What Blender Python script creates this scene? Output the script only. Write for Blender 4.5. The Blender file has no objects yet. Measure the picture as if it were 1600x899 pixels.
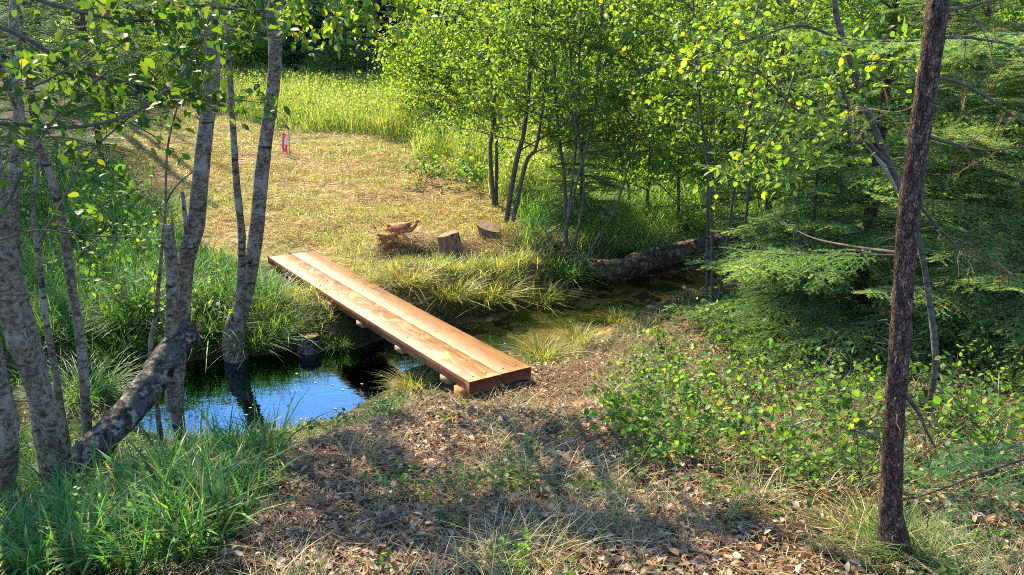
import bpy, math, random
import numpy as np
from mathutils import Vector, Matrix
rng = np.random.default_rng(7)
random.seed(7)
S = bpy.context.scene
COL = S.collection
R = math.radians

# ------------------------------------------------------------------ camera, sky, sun, exposure
F_PX, PITCH, CAM_Z = 1300.0, R(15.8), 2.87
cam_d = bpy.data.cameras.new('camera')
cam_d.sensor_width = 36.0
cam_d.lens = 36.0 * F_PX / 1600.0
cam_d.clip_start = 0.05
cam_d.clip_end = 2000
cam = bpy.data.objects.new('camera', cam_d)
COL.objects.link(cam)
cam.location = (0, 0, CAM_Z)
cam.rotation_euler = (R(90) - PITCH, 0, 0)
S.camera = cam

SUN_EL, SUN_AZ = R(42), R(-33)           # azimuth measured clockwise from +Y
world = bpy.data.worlds.new("World")
S.world = world
world.use_nodes = True
wn = world.node_tree
bg = wn.nodes['Background']
sky = wn.nodes.new('ShaderNodeTexSky')
sky.sky_type = 'NISHITA'
sky.sun_disc = False
sky.sun_elevation = SUN_EL
sky.sun_rotation = SUN_AZ
sky.altitude = 3000
sky.air_density = 1.0
sky.dust_density = 0.0
sky.ozone_density = 3.0
wn.links.new(sky.outputs[0], bg.inputs[0])
bg.inputs[1].default_value = 0.15
sl = bpy.data.lights.new('sun', 'SUN')
sl.energy = 3.5
sl.angle = R(0.5)
sl.color = (1.0, 0.86, 0.62)
so = bpy.data.objects.new('sun', sl)
COL.objects.link(so)
SD = Vector((math.sin(SUN_AZ) * math.cos(SUN_EL), math.cos(SUN_AZ) * math.cos(SUN_EL), math.sin(SUN_EL)))
so.rotation_euler = SD.to_track_quat('Z', 'Y').to_euler()
so.location = SD * 50
S.view_settings.view_transform = 'Standard'
S.view_settings.look = 'None'
S.view_settings.exposure = 2.28
S.view_settings.gamma = 1
S.render.engine = 'CYCLES'
cy = S.cycles
cy.pixel_filter_type = 'BLACKMAN_HARRIS'
cy.filter_width = 1.0
cy.max_bounces = 7
cy.diffuse_bounces = 4
cy.glossy_bounces = 3
cy.transmission_bounces = 4
cy.transparent_max_bounces = 6
cy.caustics_reflective = False
cy.caustics_refractive = False
cy.sample_clamp_indirect = 6
try:
    cy.use_denoising = False          # a trace of grain reads as sensor noise; the denoiser smears foliage
except Exception:
    pass

# ------------------------------------------------------------------ numeric helpers
def _h(ix, iy, seed):
    n = (ix.astype(np.int64) * 374761393 + iy.astype(np.int64) * 668265263 + seed * 974711) & 0x7fffffff
    n = ((n ^ (n >> 13)) * 1274126177) & 0x7fffffff
    return ((n ^ (n >> 16)) & 0xffff) / 65535.0

def vnoise(x, y, seed=0):
    x = np.asarray(x, float); y = np.asarray(y, float)
    ix = np.floor(x).astype(np.int64); iy = np.floor(y).astype(np.int64)
    fx = x - ix; fy = y - iy
    fx = fx * fx * (3 - 2 * fx); fy = fy * fy * (3 - 2 * fy)
    a = _h(ix, iy, seed); b = _h(ix + 1, iy, seed); c = _h(ix, iy + 1, seed); d = _h(ix + 1, iy + 1, seed)
    return (a * (1 - fx) + b * fx) * (1 - fy) + (c * (1 - fx) + d * fx) * fy

def fbm(x, y, seed=0, o=4):
    s = 0; a = .5
    for k in range(o):
        s = s + a * vnoise(np.asarray(x) * 2 ** k, np.asarray(y) * 2 ** k, seed + k); a *= .5
    return s / (1 - .5 ** o)

def sstep(a, b, x):
    t = np.clip((np.asarray(x, float) - a) / (b - a), 0, 1)
    return t * t * (3 - 2 * t)

def ray(px, py):
    xn = (px - 800.0) / F_PX; yn = -(py - 449.5) / F_PX
    return np.array([xn, math.cos(PITCH) + yn * math.sin(PITCH), -math.sin(PITCH) + yn * math.cos(PITCH)])

def onz(px, py, z):                     # point of the photograph's ray at height z
    d = ray(px, py); s = (z - CAM_Z) / d[2]
    return np.array([0, 0, CAM_Z]) + d * s

def W(px, py, Y):                       # point of the ray at distance Y
    d = ray(px, py); return np.array([0, 0, CAM_Z]) + d * (Y / d[1])

def depth(px, py, Y):
    return Y / ray(px, py)[1]

def proj(P):
    P = np.asarray(P, float); q = P - np.array([0, 0, CAM_Z])
    dz = q[..., 1] * math.cos(PITCH) - q[..., 2] * math.sin(PITCH)
    up = q[..., 1] * math.sin(PITCH) + q[..., 2] * math.cos(PITCH)
    dz = np.where(np.abs(dz) < 1e-4, 1e-4, dz)
    return 800 + F_PX * q[..., 0] / dz, 449.5 - F_PX * up / dz, dz

def inpoly(x, y, poly):
    x = np.asarray(x, float); y = np.asarray(y, float)
    c = np.zeros(x.shape, bool); n = len(poly)
    for i in range(n):
        x0, y0 = poly[i][0], poly[i][1]; x1, y1 = poly[(i + 1) % n][0], poly[(i + 1) % n][1]
        if y0 == y1: continue
        m = ((y0 > y) != (y1 > y)) & (x < (x1 - x0) * (y - y0) / (y1 - y0) + x0)
        c ^= m
    return c

# ------------------------------------------------------------------ terrain function
CRK = [(-700, 575, .5), (-250, 580, .4), (60, 588, .34), (250, 596, .42), (330, 606, .85), (400, 608, 1.08), (500, 588, .75), (585, 566, .42), (650, 545, .5), (720, 536, .62),
       (800, 525, .78), (890, 498, .72), (965, 462, .66), (1040, 444, .5), (1110, 430, .45), (1300, 405, .5), (1700, 380, .6)]
CP = np.array([list(onz(a, b, 0)[:2]) + [w] for a, b, w in CRK])

def creek_d(x, y):                      # signed distance to the creek's edge (negative inside)
    x = np.asarray(x, float); y = np.asarray(y, float)
    best = np.full(x.shape, 1e9)
    for i in range(len(CP) - 1):
        a, b = CP[i], CP[i + 1]
        dx, dy = b[0] - a[0], b[1] - a[1]
        t = np.clip(((x - a[0]) * dx + (y - a[1]) * dy) / (dx * dx + dy * dy), 0, 1)
        d = np.hypot(x - a[0] - t * dx, y - a[1] - t * dy) - (a[2] + t * (b[2] - a[2]))
        best = np.minimum(best, d)
    return best + (fbm(x * 1.7, y * 1.7, 5) - .5) * .35

MOUNDS = []                             # x, y, radius, height
def height(x, y):
    x = np.asarray(x, float); y = np.asarray(y, float)
    d = creek_d(x, y)
    near = 1.30 - 0.165 * (y - 1.0)
    near = near - .25 * sstep(-1.2, -3.2, x) + .12 * sstep(1.5, 4.5, x)
    near = np.maximum(near, .30 + .12 * sstep(0.6, 3, x)) + .02 * np.maximum(x - 2, 0)
    far = .34 + .058 * np.maximum(y - 10, 0) + .03 * np.maximum(y - 32, 0) + .03 * np.maximum(-x - 5, 0)
    far = np.minimum(far, 12)
    cl = np.interp(x, CP[:, 0], CP[:, 1])
    side = sstep(-.3, .3, y - cl)
    base = near * (1 - side) + far * side
    base = base + (fbm(x * .9, y * .9, 11) - .5) * .16 + (fbm(x * 4, y * 4, 12, 3) - .5) * .05
    bx, by = x + 1.7, y - 7.9                        # the footbridge bears on ground just under its planks
    cap = .345 + .5 * np.clip(np.hypot(x + .0, y - 6.3) - .75, 0, 9)
    base = np.where(side < .5, np.minimum(base, cap), base)
    for mx, my, mr, mh in MOUNDS:
        base = base + mh * np.exp(-((x - mx) ** 2 + (y - my) ** 2) / (mr * mr))
    wb = .5 + (.85 + .9 * sstep(-.3, -1.6, x)) * (1 - side)
    k = np.clip(d / wb, 0, 1)
    k = 1 - (1 - k) ** (1.5 + .8 * side)
    dep = .09 + .43 * sstep(-.5, -1.5, x)
    bed = -dep * sstep(0.0, -.45, d) + .0
    return np.where(d > 0, .02 + (base - .02) * k, bed + .02 + (fbm(x * 5, y * 5, 14, 3) - .5) * .05)

def at(px, py):                         # where the photograph's ray meets the ground
    d = ray(px, py); o = np.array([0, 0, CAM_Z])
    s = np.concatenate([np.linspace(1.5, 14, 500), np.linspace(14, 90, 600)])
    P = o + d * s[:, None]
    g = P[:, 2] - height(P[:, 0], P[:, 1])
    i = np.argmax(g < 0)
    if g[i] >= 0: i = len(s) - 1
    p = P[i]; return np.array([p[0], p[1], float(height(p[0], p[1]))])

def wpoly(pts): return [tuple(at(a, b)[:2]) for a, b in pts]
for px, py, r, h in [(640, 385, .38, .16), (700, 392, .3, .06), (640, 440, .33, .18), (700, 458, .28, .2), (765, 458, .27, .28), (838, 462, .27, .26), (610, 455, .3, .08),
                     (800, 375, .55, .16), (870, 405, .5, .14), (480, 470, .35, .05), (540, 600, .3, .05)]:
    p = at(px, py); MOUNDS.append((p[0], p[1], r, h))

# ------------------------------------------------------------------ mesh helpers
def mkmesh(name, V, F, C=None, smooth=False):
    V = np.asarray(V, np.float32).reshape(-1, 3)
    if not isinstance(F, (list, tuple)): F = [F]
    F = [np.asarray(f, np.int32) for f in F if len(f)]
    me = bpy.data.meshes.new(name)
    me.vertices.add(len(V)); me.vertices.foreach_set('co', V.ravel())
    nl = sum(f.size for f in F); nf = sum(len(f) for f in F)
    me.loops.add(nl); me.polygons.add(nf)
    me.loops.foreach_set('vertex_index', np.concatenate([f.ravel() for f in F]))
    tot = np.concatenate([np.full(len(f), f.shape[1], np.int32) for f in F])
    st = np.concatenate([[0], np.cumsum(tot)[:-1]]).astype(np.int32)
    me.polygons.foreach_set('loop_start', st)
    me.polygons.foreach_set('loop_total', tot)
    if smooth: me.polygons.foreach_set('use_smooth', np.ones(nf, bool))
    if C is not None:
        C = np.asarray(C, np.float32).reshape(-1, 3)
        a = me.color_attributes.new('col', 'FLOAT_COLOR', 'POINT')
        a.data.foreach_set('color', np.hstack([C, np.ones((len(C), 1), np.float32)]).ravel())
    me.update(calc_edges=True)
    return me

def thing(name, label, cat, loc=(0, 0, 0), group=None, rz=0, sc=1):
    o = bpy.data.objects.new(name, None); COL.objects.link(o)
    o.empty_display_size = .1
    o.location = [float(v) for v in loc]; o.rotation_euler = (0, 0, rz); o.scale = (sc, sc, sc)
    o['label'] = label; o['category'] = cat
    if group: o['group'] = group
    return o

def part(name, me, mat, parent=None, keep=True, label=None):
    o = bpy.data.objects.new(name, me); COL.objects.link(o)
    if mat and not me.materials: me.materials.append(mat)
    if parent is not None:
        o.parent = parent
        if keep:                          # mesh is in world coordinates
            l = parent
            off = Vector(l.location)
            while l.parent: l = l.parent; off = off + Vector(l.location)
            if parent.parent is None: o.matrix_parent_inverse = Matrix.Translation(-off)
    if label: o['label'] = label
    return o

def tag(o, label, cat, group=None):
    o['label'] = label; o['category'] = cat
    if group: o['group'] = group
    return o

def struct(name, me, mat):
    o = part(name, me, mat); o['kind'] = 'structure'; return o
def stuff(name, me, mat, label=None, cat=None):
    o = part(name, me, mat); o['kind'] = 'stuff'
    if label: o['label'] = label
    if cat: o['category'] = cat
    return o

def copy_tree(src, loc, rz, sc=1, label=None, group=None):
    r = src.copy(); COL.objects.link(r); r.location = [float(v) for v in loc]; r.rotation_euler = (0, 0, rz); r.scale = (sc, sc, sc)
    if label: r['label'] = label
    if group: r['group'] = group
    for ch in list(src.children):
        c = ch.copy(); COL.objects.link(c); c.parent = r
        for g in ch.children:
            d = g.copy(); COL.objects.link(d); d.parent = c
    return r

def norm(v): return v / (np.linalg.norm(v, axis=-1, keepdims=True) + 1e-9)

def catmull(P, k=6):
    P = np.asarray(P, float)
    if len(P) < 3:
        t = np.linspace(0, 1, k + 1)[:, None]; return P[0] * (1 - t) + P[1] * t
    Q = np.vstack([2 * P[0] - P[1], P, 2 * P[-1] - P[-2]]); out = []
    for i in range(1, len(Q) - 2):
        a, b, c, d = Q[i - 1:i + 3]
        for t in np.linspace(0, 1, k, endpoint=False):
            out.append(.5 * (2 * b + (c - a) * t + (2 * a - 5 * b + 4 * c - d) * t * t + (3 * b - a - 3 * c + d) * t ** 3))
    out.append(P[-1]); return np.array(out)

class MB:                                # collects pieces of ONE mesh
    def __init__(s): s.V = []; s.Q = []; s.T = []; s.C = []; s.n = 0
    def add(s, V, Q=None, T=None, C=None):
        V = np.asarray(V, float).reshape(-1, 3)
        if Q is not None and len(Q): s.Q.append(np.asarray(Q) + s.n)
        if T is not None and len(T): s.T.append(np.asarray(T) + s.n)
        if C is None: C = np.full((len(V), 3), .5)
        C = np.asarray(C, float)
        if C.ndim == 1: C = np.tile(C, (len(V), 1))
        s.V.append(V); s.C.append(C); s.n += len(V)
    def tube(s, P, rad, seg=8, wob=0, col=(.5, .5, .5), cap=True, seed=0):
        P = np.asarray(P, float); n = len(P)
        rad = np.interp(np.linspace(0, 1, n), np.linspace(0, 1, len(rad)), rad) if np.ndim(rad) else np.full(n, rad)
        T = norm(np.gradient(P, axis=0))
        ref = np.array([0.0, 1, 0]) if abs(T[0][2]) > .7 else np.array([0.0, 0, 1])
        A = norm(np.cross(T, ref)); B = np.cross(T, A)
        a = np.linspace(0, 2 * math.pi, seg, endpoint=False)
        r = rad[:, None] * np.ones(seg)
        if wob:
            r = r * (1 + wob * (fbm(np.arange(n)[:, None] * .45 + seed * 7.3, np.cos(a)[None] * 1.5 + np.sin(a)[None] * 3.1 + seed, 3, 3) - .5) * 2)
        V = P[:, None] + r[..., None] * (A[:, None] * np.cos(a)[None, :, None] + B[:, None] * np.sin(a)[None, :, None])
        i = np.arange(n - 1)[:, None] * seg; j = np.arange(seg)[None]; j2 = (j + 1) % seg
        Q = np.stack([i + j, i + j2, i + seg + j2, i + seg + j], -1).reshape(-1, 4)
        V = V.reshape(-1, 3)
        Tt = []
        if cap:
            V = np.vstack([V, P[:1], P[-1:]]); c0 = n * seg; c1 = c0 + 1
            jj = np.arange(seg)
            Tt = np.vstack([np.stack([np.full(seg, c0), (jj + 1) % seg, jj], -1),
                            np.stack([np.full(seg, c1), (n - 1) * seg + jj, (n - 1) * seg + (jj + 1) % seg], -1)])
        s.add(V, Q, Tt, col)
    def box(s, o, ax, ay, az, col=(.5, .5, .5)):   # origin corner + three edge vectors
        o, ax, ay, az = [np.asarray(v, float) for v in (o, ax, ay, az)]
        V = [o, o + ax, o + ax + ay, o + ay, o + az, o + ax + az, o + ax + ay + az, o + ay + az]
        s.add(V, [[0, 3, 2, 1], [4, 5, 6, 7], [0, 1, 5, 4], [1, 2, 6, 5], [2, 3, 7, 6], [3, 0, 4, 7]], None, col)
    def mesh(s, name, smooth=False):
        F = []
        if s.Q: F.append(np.vstack(s.Q))
        if s.T: F.append(np.vstack(s.T))
        return mkmesh(name, np.vstack(s.V), F, np.vstack(s.C), smooth)

def add_blades(mb, P, L, Wd, az, lean, bend, C, tipc=None):
    n = len(P)
    d = np.stack([np.cos(az), np.sin(az), np.zeros(n)], -1)
    tw = az + math.pi / 2 + rng.normal(0, .5, n)
    sd = np.stack([np.cos(tw), np.sin(tw), np.zeros(n)], -1)
    V = np.zeros((n, 7, 3)); Cc = np.zeros((n, 7, 3))
    if tipc is None: tipc = C * 1.15
    up0 = np.sqrt(np.clip(1 - lean ** 2, .05, 1))
    for k, (t, w) in enumerate([(0, .8), (.38, 1), (.74, .7), (1, 0)]):
        c = P + d * (L * (lean * t + bend * t * t))[:, None]
        c[:, 2] += L * (up0 * t - bend * .62 * t * t)
        cc = C * (1 - t) + tipc * t
        if k < 3:
            V[:, 2 * k] = c - sd * (Wd * w / 2)[:, None]; V[:, 2 * k + 1] = c + sd * (Wd * w / 2)[:, None]
            Cc[:, 2 * k] = cc; Cc[:, 2 * k + 1] = cc
        else:
            V[:, 6] = c; Cc[:, 6] = cc
    b = np.arange(n)[:, None] * 7
    Q = np.vstack([b + np.array([0, 1, 3, 2]), b + np.array([2, 3, 5, 4])])
    T = b + np.array([4, 5, 6])
    mb.add(V.reshape(-1, 3), Q, T, Cc.reshape(-1, 3))

def add_straw(mb, P, L, Wd, az, pitch, curl, C):
    n = len(P)
    d = np.stack([np.cos(az) * np.cos(pitch), np.sin(az) * np.cos(pitch), np.sin(pitch)], -1)
    sd = norm(np.cross(d, rng.normal(0, .5, (n, 3)) + [0, 0, 1]))
    V = np.zeros((n, 6, 3))
    for k, t in enumerate((0, .5, 1)):
        c = P + d * (L * t)[:, None] + sd * (curl * L * math.sin(math.pi * t))[:, None]
        c[:, 2] -= np.abs(np.sin(pitch)) * L * t * t * .5
        w = (Wd * (1, .9, .4)[k] / 2)[:, None]
        V[:, 2 * k] = c - sd * w; V[:, 2 * k + 1] = c + sd * w
    b = np.arange(n)[:, None] * 6
    mb.add(V.reshape(-1, 3), np.vstack([b + np.array([0, 1, 3, 2]), b + np.array([2, 3, 5, 4])]), None, np.repeat(C, 6, 0))

def add_leaves(mb, P, D, N, L, C, asp=.62, fold=.18, curl=.12):
    n = len(P); D = norm(D); N = norm(N - D * np.sum(N * D, -1, keepdims=True)); Sv = np.cross(D, N)
    asp = np.broadcast_to(asp, (n,))
    tp = [(0, 0, 0), (.22, .36, 0), (.62, .44, 0), (1, 0, 0), (.62, -.44, 0), (.22, -.36, 0), (.45, 0, 1)]
    V = np.zeros((n, 7, 3))
    for k, (a, s_, m) in enumerate(tp):
        z = fold * abs(s_) - curl * a * a
        V[:, k] = P + D * (L * a)[:, None] + Sv * (L * s_ * asp)[:, None] + N * (L * z)[:, None]
    b = np.arange(n)[:, None] * 7
    Q = np.vstack([b + np.array([0, 1, 2, 6]), b + np.array([6, 2, 3, 3])[:4] * 0 + b * 0]) if False else None
    T = np.vstack([b + np.array(t) for t in ([0, 1, 6], [1, 2, 6], [2, 3, 6], [3, 4, 6], [4, 5, 6], [5, 0, 6])])
    mb.add(V.reshape(-1, 3), None, T, np.repeat(C, 7, 0))

def pal(n, cols, w=None, v=.18):
    cols = np.array(cols, float)
    if w is not None: w = np.array(w, float) / sum(w)
    i = rng.choice(len(cols), n, p=w)
    return cols[i] * np.exp(rng.normal(0, v, (n, 1))) * np.exp(rng.normal(0, .05, (n, 3)))

# ------------------------------------------------------------------ materials
def newmat(name):
    m = bpy.data.materials.new(name); m.use_nodes = True
    nt = m.node_tree; nt.nodes.clear()
    out = nt.nodes.new('ShaderNodeOutputMaterial')
    return m, nt, out
def N(nt, t, **kw):
    n = nt.nodes.new(t)
    for k, v in kw.items(): setattr(n, k, v)
    return n
def ramp(nt, fac, stops):
    r = nt.nodes.new('ShaderNodeValToRGB')
    e = r.color_ramp.elements
    while len(e) < len(stops): e.new(.5)
    for q, (p, c) in zip(e, stops): q.position = p; q.color = (*c, 1)
    nt.links.new(fac, r.inputs[0]); return r.outputs[0]
def noise(nt, scale, detail=4, vec=None, rough=.55, dist=0):
    n = nt.nodes.new('ShaderNodeTexNoise'); n.inputs['Scale'].default_value = scale; n.inputs['Detail'].default_value = detail
    n.inputs['Roughness'].default_value = rough; n.inputs['Distortion'].default_value = dist
    if vec is not None: nt.links.new(vec, n.inputs['Vector'])
    return n
def mixc(nt, fac, a, b, mode='MIX'):
    m = nt.nodes.new('ShaderNodeMix'); m.data_type = 'RGBA'; m.blend_type = mode
    for s_, v in ((m.inputs[0], fac), (m.inputs[6], a), (m.inputs[7], b)):
        if isinstance(v, (int, float)): s_.default_value = v
        elif isinstance(v, tuple): s_.default_value = (*v, 1)
        else: nt.links.new(v, s_)
    return m.outputs[2]
def mapping(nt, scale, coord='Object', rot=(0, 0, 0)):
    tc = nt.nodes.new('ShaderNodeTexCoord'); mp = nt.nodes.new('ShaderNodeMapping')
    mp.inputs['Scale'].default_value = scale; mp.inputs['Rotation'].default_value = rot
    nt.links.new(tc.outputs[coord], mp.inputs['Vector']); return mp.outputs[0]
def bump(nt, h, strength, dist, bsdf):
    b = nt.nodes.new('ShaderNodeBump'); b.inputs['Strength'].default_value = strength; b.inputs['Distance'].default_value = dist
    nt.links.new(h, b.inputs['Height']); nt.links.new(b.outputs[0], bsdf.inputs['Normal'])

def leafmat(name, tr=.45, tint=(1.5, 1.55, .55), rough=.45, spec=.35):
    m, nt, out = newmat(name)
    at_ = N(nt, 'ShaderNodeAttribute', attribute_name='col')
    p = N(nt, 'ShaderNodeBsdfPrincipled'); p.inputs['Roughness'].default_value = rough
    p.inputs['Specular IOR Level'].default_value = spec
    nt.links.new(at_.outputs[0], p.inputs['Base Color'])
    t = N(nt, 'ShaderNodeBsdfTranslucent')
    nt.links.new(mixc(nt, 1.0, at_.outputs[0], tint, 'MULTIPLY'), t.inputs[0])
    mx = N(nt, 'ShaderNodeMixShader'); mx.inputs[0].default_value = tr
    nt.links.new(p.outputs[0], mx.inputs[1]); nt.links.new(t.outputs[0], mx.inputs[2]); nt.links.new(mx.outputs[0], out.inputs[0])
    return m
M = {}
M['leaf'] = leafmat('broad_leaf', .5, (1.9, 1.75, .45), .5, .22)
M['needle'] = leafmat('spruce_needle', .42, (1.7, 1.7, .7), .5, .3)
M['grass'] = leafmat('grass_blade', .42, (1.5, 1.55, .6), .5, .3)
M['straw'] = leafmat('dry_straw', .25, (1.25, 1.1, .75), .6, .25)
M['litter'] = leafmat('dead_leaf', .15, (1.2, 1.0, .7), .6, .25)

def barkmat(name, stops, sc=(1, 1, .25), lich=None, bs=.8, nsc=30, bdist=.02, plates=0):
    m, nt, out = newmat(name)
    p = N(nt, 'ShaderNodeBsdfPrincipled'); p.inputs['Roughness'].default_value = .85; p.inputs['Specular IOR Level'].default_value = .15
    v = mapping(nt, sc)
    n1 = noise(nt, nsc, 6, v, .65, .4)
    c = ramp(nt, n1.outputs[0], stops)
    if lich:
        n2 = noise(nt, 9, 5, mapping(nt, (1, 1, .8)), .7)
        f = ramp(nt, n2.outputs[0], [(.52, (0, 0, 0)), (.60, (1, 1, 1))])
        c = mixc(nt, f, c, lich)
        n3 = noise(nt, 4, 4, mapping(nt, (1, 1, 5)), .6)
        f3 = ramp(nt, n3.outputs[0], [(.60, (0, 0, 0)), (.66, (1, 1, 1))])
        c = mixc(nt, f3, c, (.035, .03, .026))
    h = n1.outputs[0]
    if plates:
        wv = noise(nt, 20, 3, mapping(nt, (1, 1, .5)), .6)
        vadd = N(nt, 'ShaderNodeVectorMath', operation='MULTIPLY_ADD'); vadd.inputs[1].default_value = (.03, .03, .03)
        nt.links.new(wv.outputs['Color'], vadd.inputs[0]); nt.links.new(mapping(nt, (1, 1, .45)), vadd.inputs[2])
        vo = N(nt, 'ShaderNodeTexVoronoi', feature='DISTANCE_TO_EDGE'); vo.inputs['Scale'].default_value = plates; nt.links.new(vadd.outputs[0], vo.inputs['Vector'])
        e = ramp(nt, vo.outputs['Distance'], [(.0, (.5, .47, .45)), (.12, (1, 1, 1))])
        vc = N(nt, 'ShaderNodeTexVoronoi'); vc.inputs['Scale'].default_value = plates; nt.links.new(vadd.outputs[0], vc.inputs['Vector'])
        tone = ramp(nt, vc.outputs['Color'], [(.2, (.72, .72, .74)), (.8, (1.25, 1.15, 1.1))])
        c = mixc(nt, 1.0, mixc(nt, 1.0, c, e, 'MULTIPLY'), tone, 'MULTIPLY')
        ma = N(nt, 'ShaderNodeMath', operation='ADD'); nt.links.new(e, ma.inputs[0]); nt.links.new(n1.outputs[0], ma.inputs[1]); h = ma.outputs[0]
    nt.links.new(c, p.inputs['Base Color'])
    bump(nt, h, bs, bdist, p)
    nt.links.new(p.outputs[0], out.inputs[0]); return m
M['alder'] = barkmat('alder_bark', [(.34, (.035, .024, .015)), (.46, (.12, .085, .055)), (.58, (.25, .185, .125)), (.76, (.36, .28, .20))], (1, 1, 1.6), (.27, .235, .18), .9)
M['thin'] = barkmat('thin_alder_bark', [(.30, (.03, .025, .02)), (.5, (.10, .08, .06)), (.7, (.19, .155, .12))], (1, 1, 1.6), None, .5)
M['deadlog'] = barkmat('dead_log_bark', [(.30, (.035, .023, .014)), (.5, (.15, .095, .058)), (.62, (.29, .20, .13)), (.8, (.38, .29, .2))], (.4, 1, 1), None, 1.0, 16, .04, 14)
M['log'] = barkmat('lichen_bark', [(.36, (.014, .011, .008)), (.50, (.06, .047, .034)), (.57, (.20, .18, .14)), (.7, (.38, .37, .31))], (1, 1, 1), (.10, .09, .075), 1.0, 22, .04)
M['spruce_bark'] = barkmat('spruce_bark', [(.32, (.03, .018, .013)), (.46, (.10, .06, .042)), (.58, (.20, .12, .082)), (.72, (.34, .24, .18)), (.85, (.42, .36, .30))], (1, 1, .45), None, 1.0, 55, .015, 110)
M['twig'] = barkmat('twig_bark', [(.3, (.05, .04, .03)), (.7, (.13, .10, .075))], (1, 1, 1), None, .2)
M['palebark'] = barkmat('dead_pale_bark', [(.3, (.20, .17, .14)), (.7, (.42, .38, .33))], (1, 1, .4), None, .3)
M['stumpwood'] = barkmat('stump_wood', [(.32, (.04, .022, .013)), (.48, (.18, .105, .058)), (.62, (.33, .21, .12)), (.8, (.44, .31, .19))], (6, 6, .7), None, 1.0, 9, .03)
M['cutwood'] = barkmat('cut_wood', [(.3, (.10, .06, .035)), (.6, (.24, .165, .10)), (.8, (.34, .25, .165))], (1, 1, 1), None, .4, 18)
M['rotwood'] = barkmat('orange_rotten_wood', [(.32, (.10, .035, .015)), (.5, (.42, .18, .07)), (.7, (.62, .32, .15))], (1, 1, 1), None, .9, 14)
M['stone'] = barkmat('wet_stone', [(.3, (.035, .025, .015)), (.55, (.10, .07, .038)), (.8, (.18, .13, .07))], (1, 1, 1), None, .5, 6)

# ------------------------------------------------------------------ zones on the ground (world polygons)
Z_PATH = wpoly([(560, 905), (350, 905), (410, 760), (500, 690), (640, 650), (700, 610), (840, 575), (960, 540), (1080, 490), (1190, 470), (1130, 560), (1010, 640), (1000, 720), (1080, 790), (1250, 905)])
Z_FOREG = wpoly([(-300, 905), (-300, 560), (300, 600), (420, 690), (540, 640), (600, 625), (600, 660), (470, 692), (400, 770), (340, 905)])
Z_LEFTBANK = wpoly([(-400, 560), (-400, 230), (120, 215), (215, 260), (250, 330), (330, 400), (440, 410), (520, 500), (430, 540), (300, 560)])
Z_MOWN = wpoly([(180, 178), (300, 172), (420, 195), (560, 212), (700, 235), (760, 290), (780, 350), (830, 400), (880, 480), (760, 485), (620, 480), (560, 470), (420, 410), (330, 400), (250, 330), (190, 250)])
Z_TALL = wpoly([(340, 165), (420, 193), (560, 210), (640, 222), (740, 262), (800, 330), (860, 330), (860, 200), (700, 140), (450, 125), (340, 115)])
Z_RBANK = wpoly([(790, 330), (830, 405), (900, 400), (960, 388), (1110, 388), (1500, 370), (1500, 230), (850, 215)])
Z_UNDER = wpoly([(960, 560), (1090, 480), (1200, 440), (1900, 430), (1900, 800), (1250, 790), (1060, 740), (960, 690)])

def zin(x, y, poly):                     # zone test with a ragged, feathered edge
    a = .10 * np.hypot(x, y) * .5
    jx = (fbm(x * 1.1, y * 1.1, 61, 4) - .5) * 2.2 * a + rng.normal(0, .06, np.shape(x)) * a * 2
    jy = (fbm(x * 1.1, y * 1.1, 67, 4) - .5) * 2.2 * a + rng.normal(0, .06, np.shape(x)) * a * 2
    return inpoly(x + jx, y + jy, poly)

# ------------------------------------------------------------------ terrain
def ax(parts):
    o = []
    for a, b, s_ in parts: o.append(np.arange(a, b, s_))
    return np.concatenate(o)
gx = np.concatenate([-np.geomspace(400, 9, 40), np.arange(-8.8, -4.5, .14), np.arange(-4.5, 4.5, .05), np.arange(4.5, 9, .14), np.geomspace(9.1, 400, 40)])
gy = np.concatenate([-np.geomspace(60, 1.1, 14), np.arange(-1, 2, .1), np.arange(2, 12.5, .05), np.arange(12.5, 32, .2), np.geomspace(32.2, 900, 60)])
X, Y = np.meshgrid(gx, gy)
Z = height(X, Y)
Z = np.where(np.abs(X) > 60, Z, Z)
V = np.stack([X, Y, Z], -1).reshape(-1, 3)
nx, ny = len(gx), len(gy)
i = (np.arange(ny - 1)[:, None] * nx + np.arange(nx - 1)[None]).ravel()
Q = np.stack([i, i + 1, i + nx + 1, i + nx], -1)
x, y = V[:, 0], V[:, 1]
dcr = creek_d(x, y)
C = np.tile(np.array([.05, .045, .022]), (len(V), 1))                 # dark forest soil
def blend(C, m, c): m = np.asarray(m, float)[:, None]; return C * (1 - m) + np.array(c) * m
C = blend(C, zin(x, y, Z_FOREG), (.045, .05, .02))
C = blend(C, zin(x, y, Z_LEFTBANK), (.05, .075, .022))
C = blend(C, zin(x, y, Z_MOWN), (.29, .21, .09))
C = blend(C, zin(x, y, Z_MOWN) * sstep(.5, .62, fbm(x * .9, y * .9, 71, 4)) * .7, (.16, .10, .05))
C = blend(C, zin(x, y, Z_MOWN) * sstep(.46, .6, fbm(x * .6, y * .6, 73, 4)) * .6, (.20, .22, .06))
C = blend(C, zin(x, y, Z_TALL), (.16, .20, .05))
C = blend(C, zin(x, y, Z_RBANK), (.07, .10, .03))
C = blend(C, zin(x, y, Z_PATH), (.10, .065, .042))
C = blend(C, sstep(.25, 0, dcr), (.06, .045, .022))
C = blend(C, sstep(-.02, -.2, dcr), (.40, .31, .14))
C = blend(C, sstep(-.02, -.2, dcr) * sstep(.5, .6, fbm(x * 3, y * 3, 75, 4)), (.09, .12, .03))
C = blend(C, sstep(-.02, -.2, dcr) * sstep(-.7, -1.3, x), (.012, .012, .010))
m, nt, out = newmat('ground_soil')
p = N(nt, 'ShaderNodeBsdfPrincipled'); p.inputs['Roughness'].default_value = .95; p.inputs['Specular IOR Level'].default_value = .1
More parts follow.
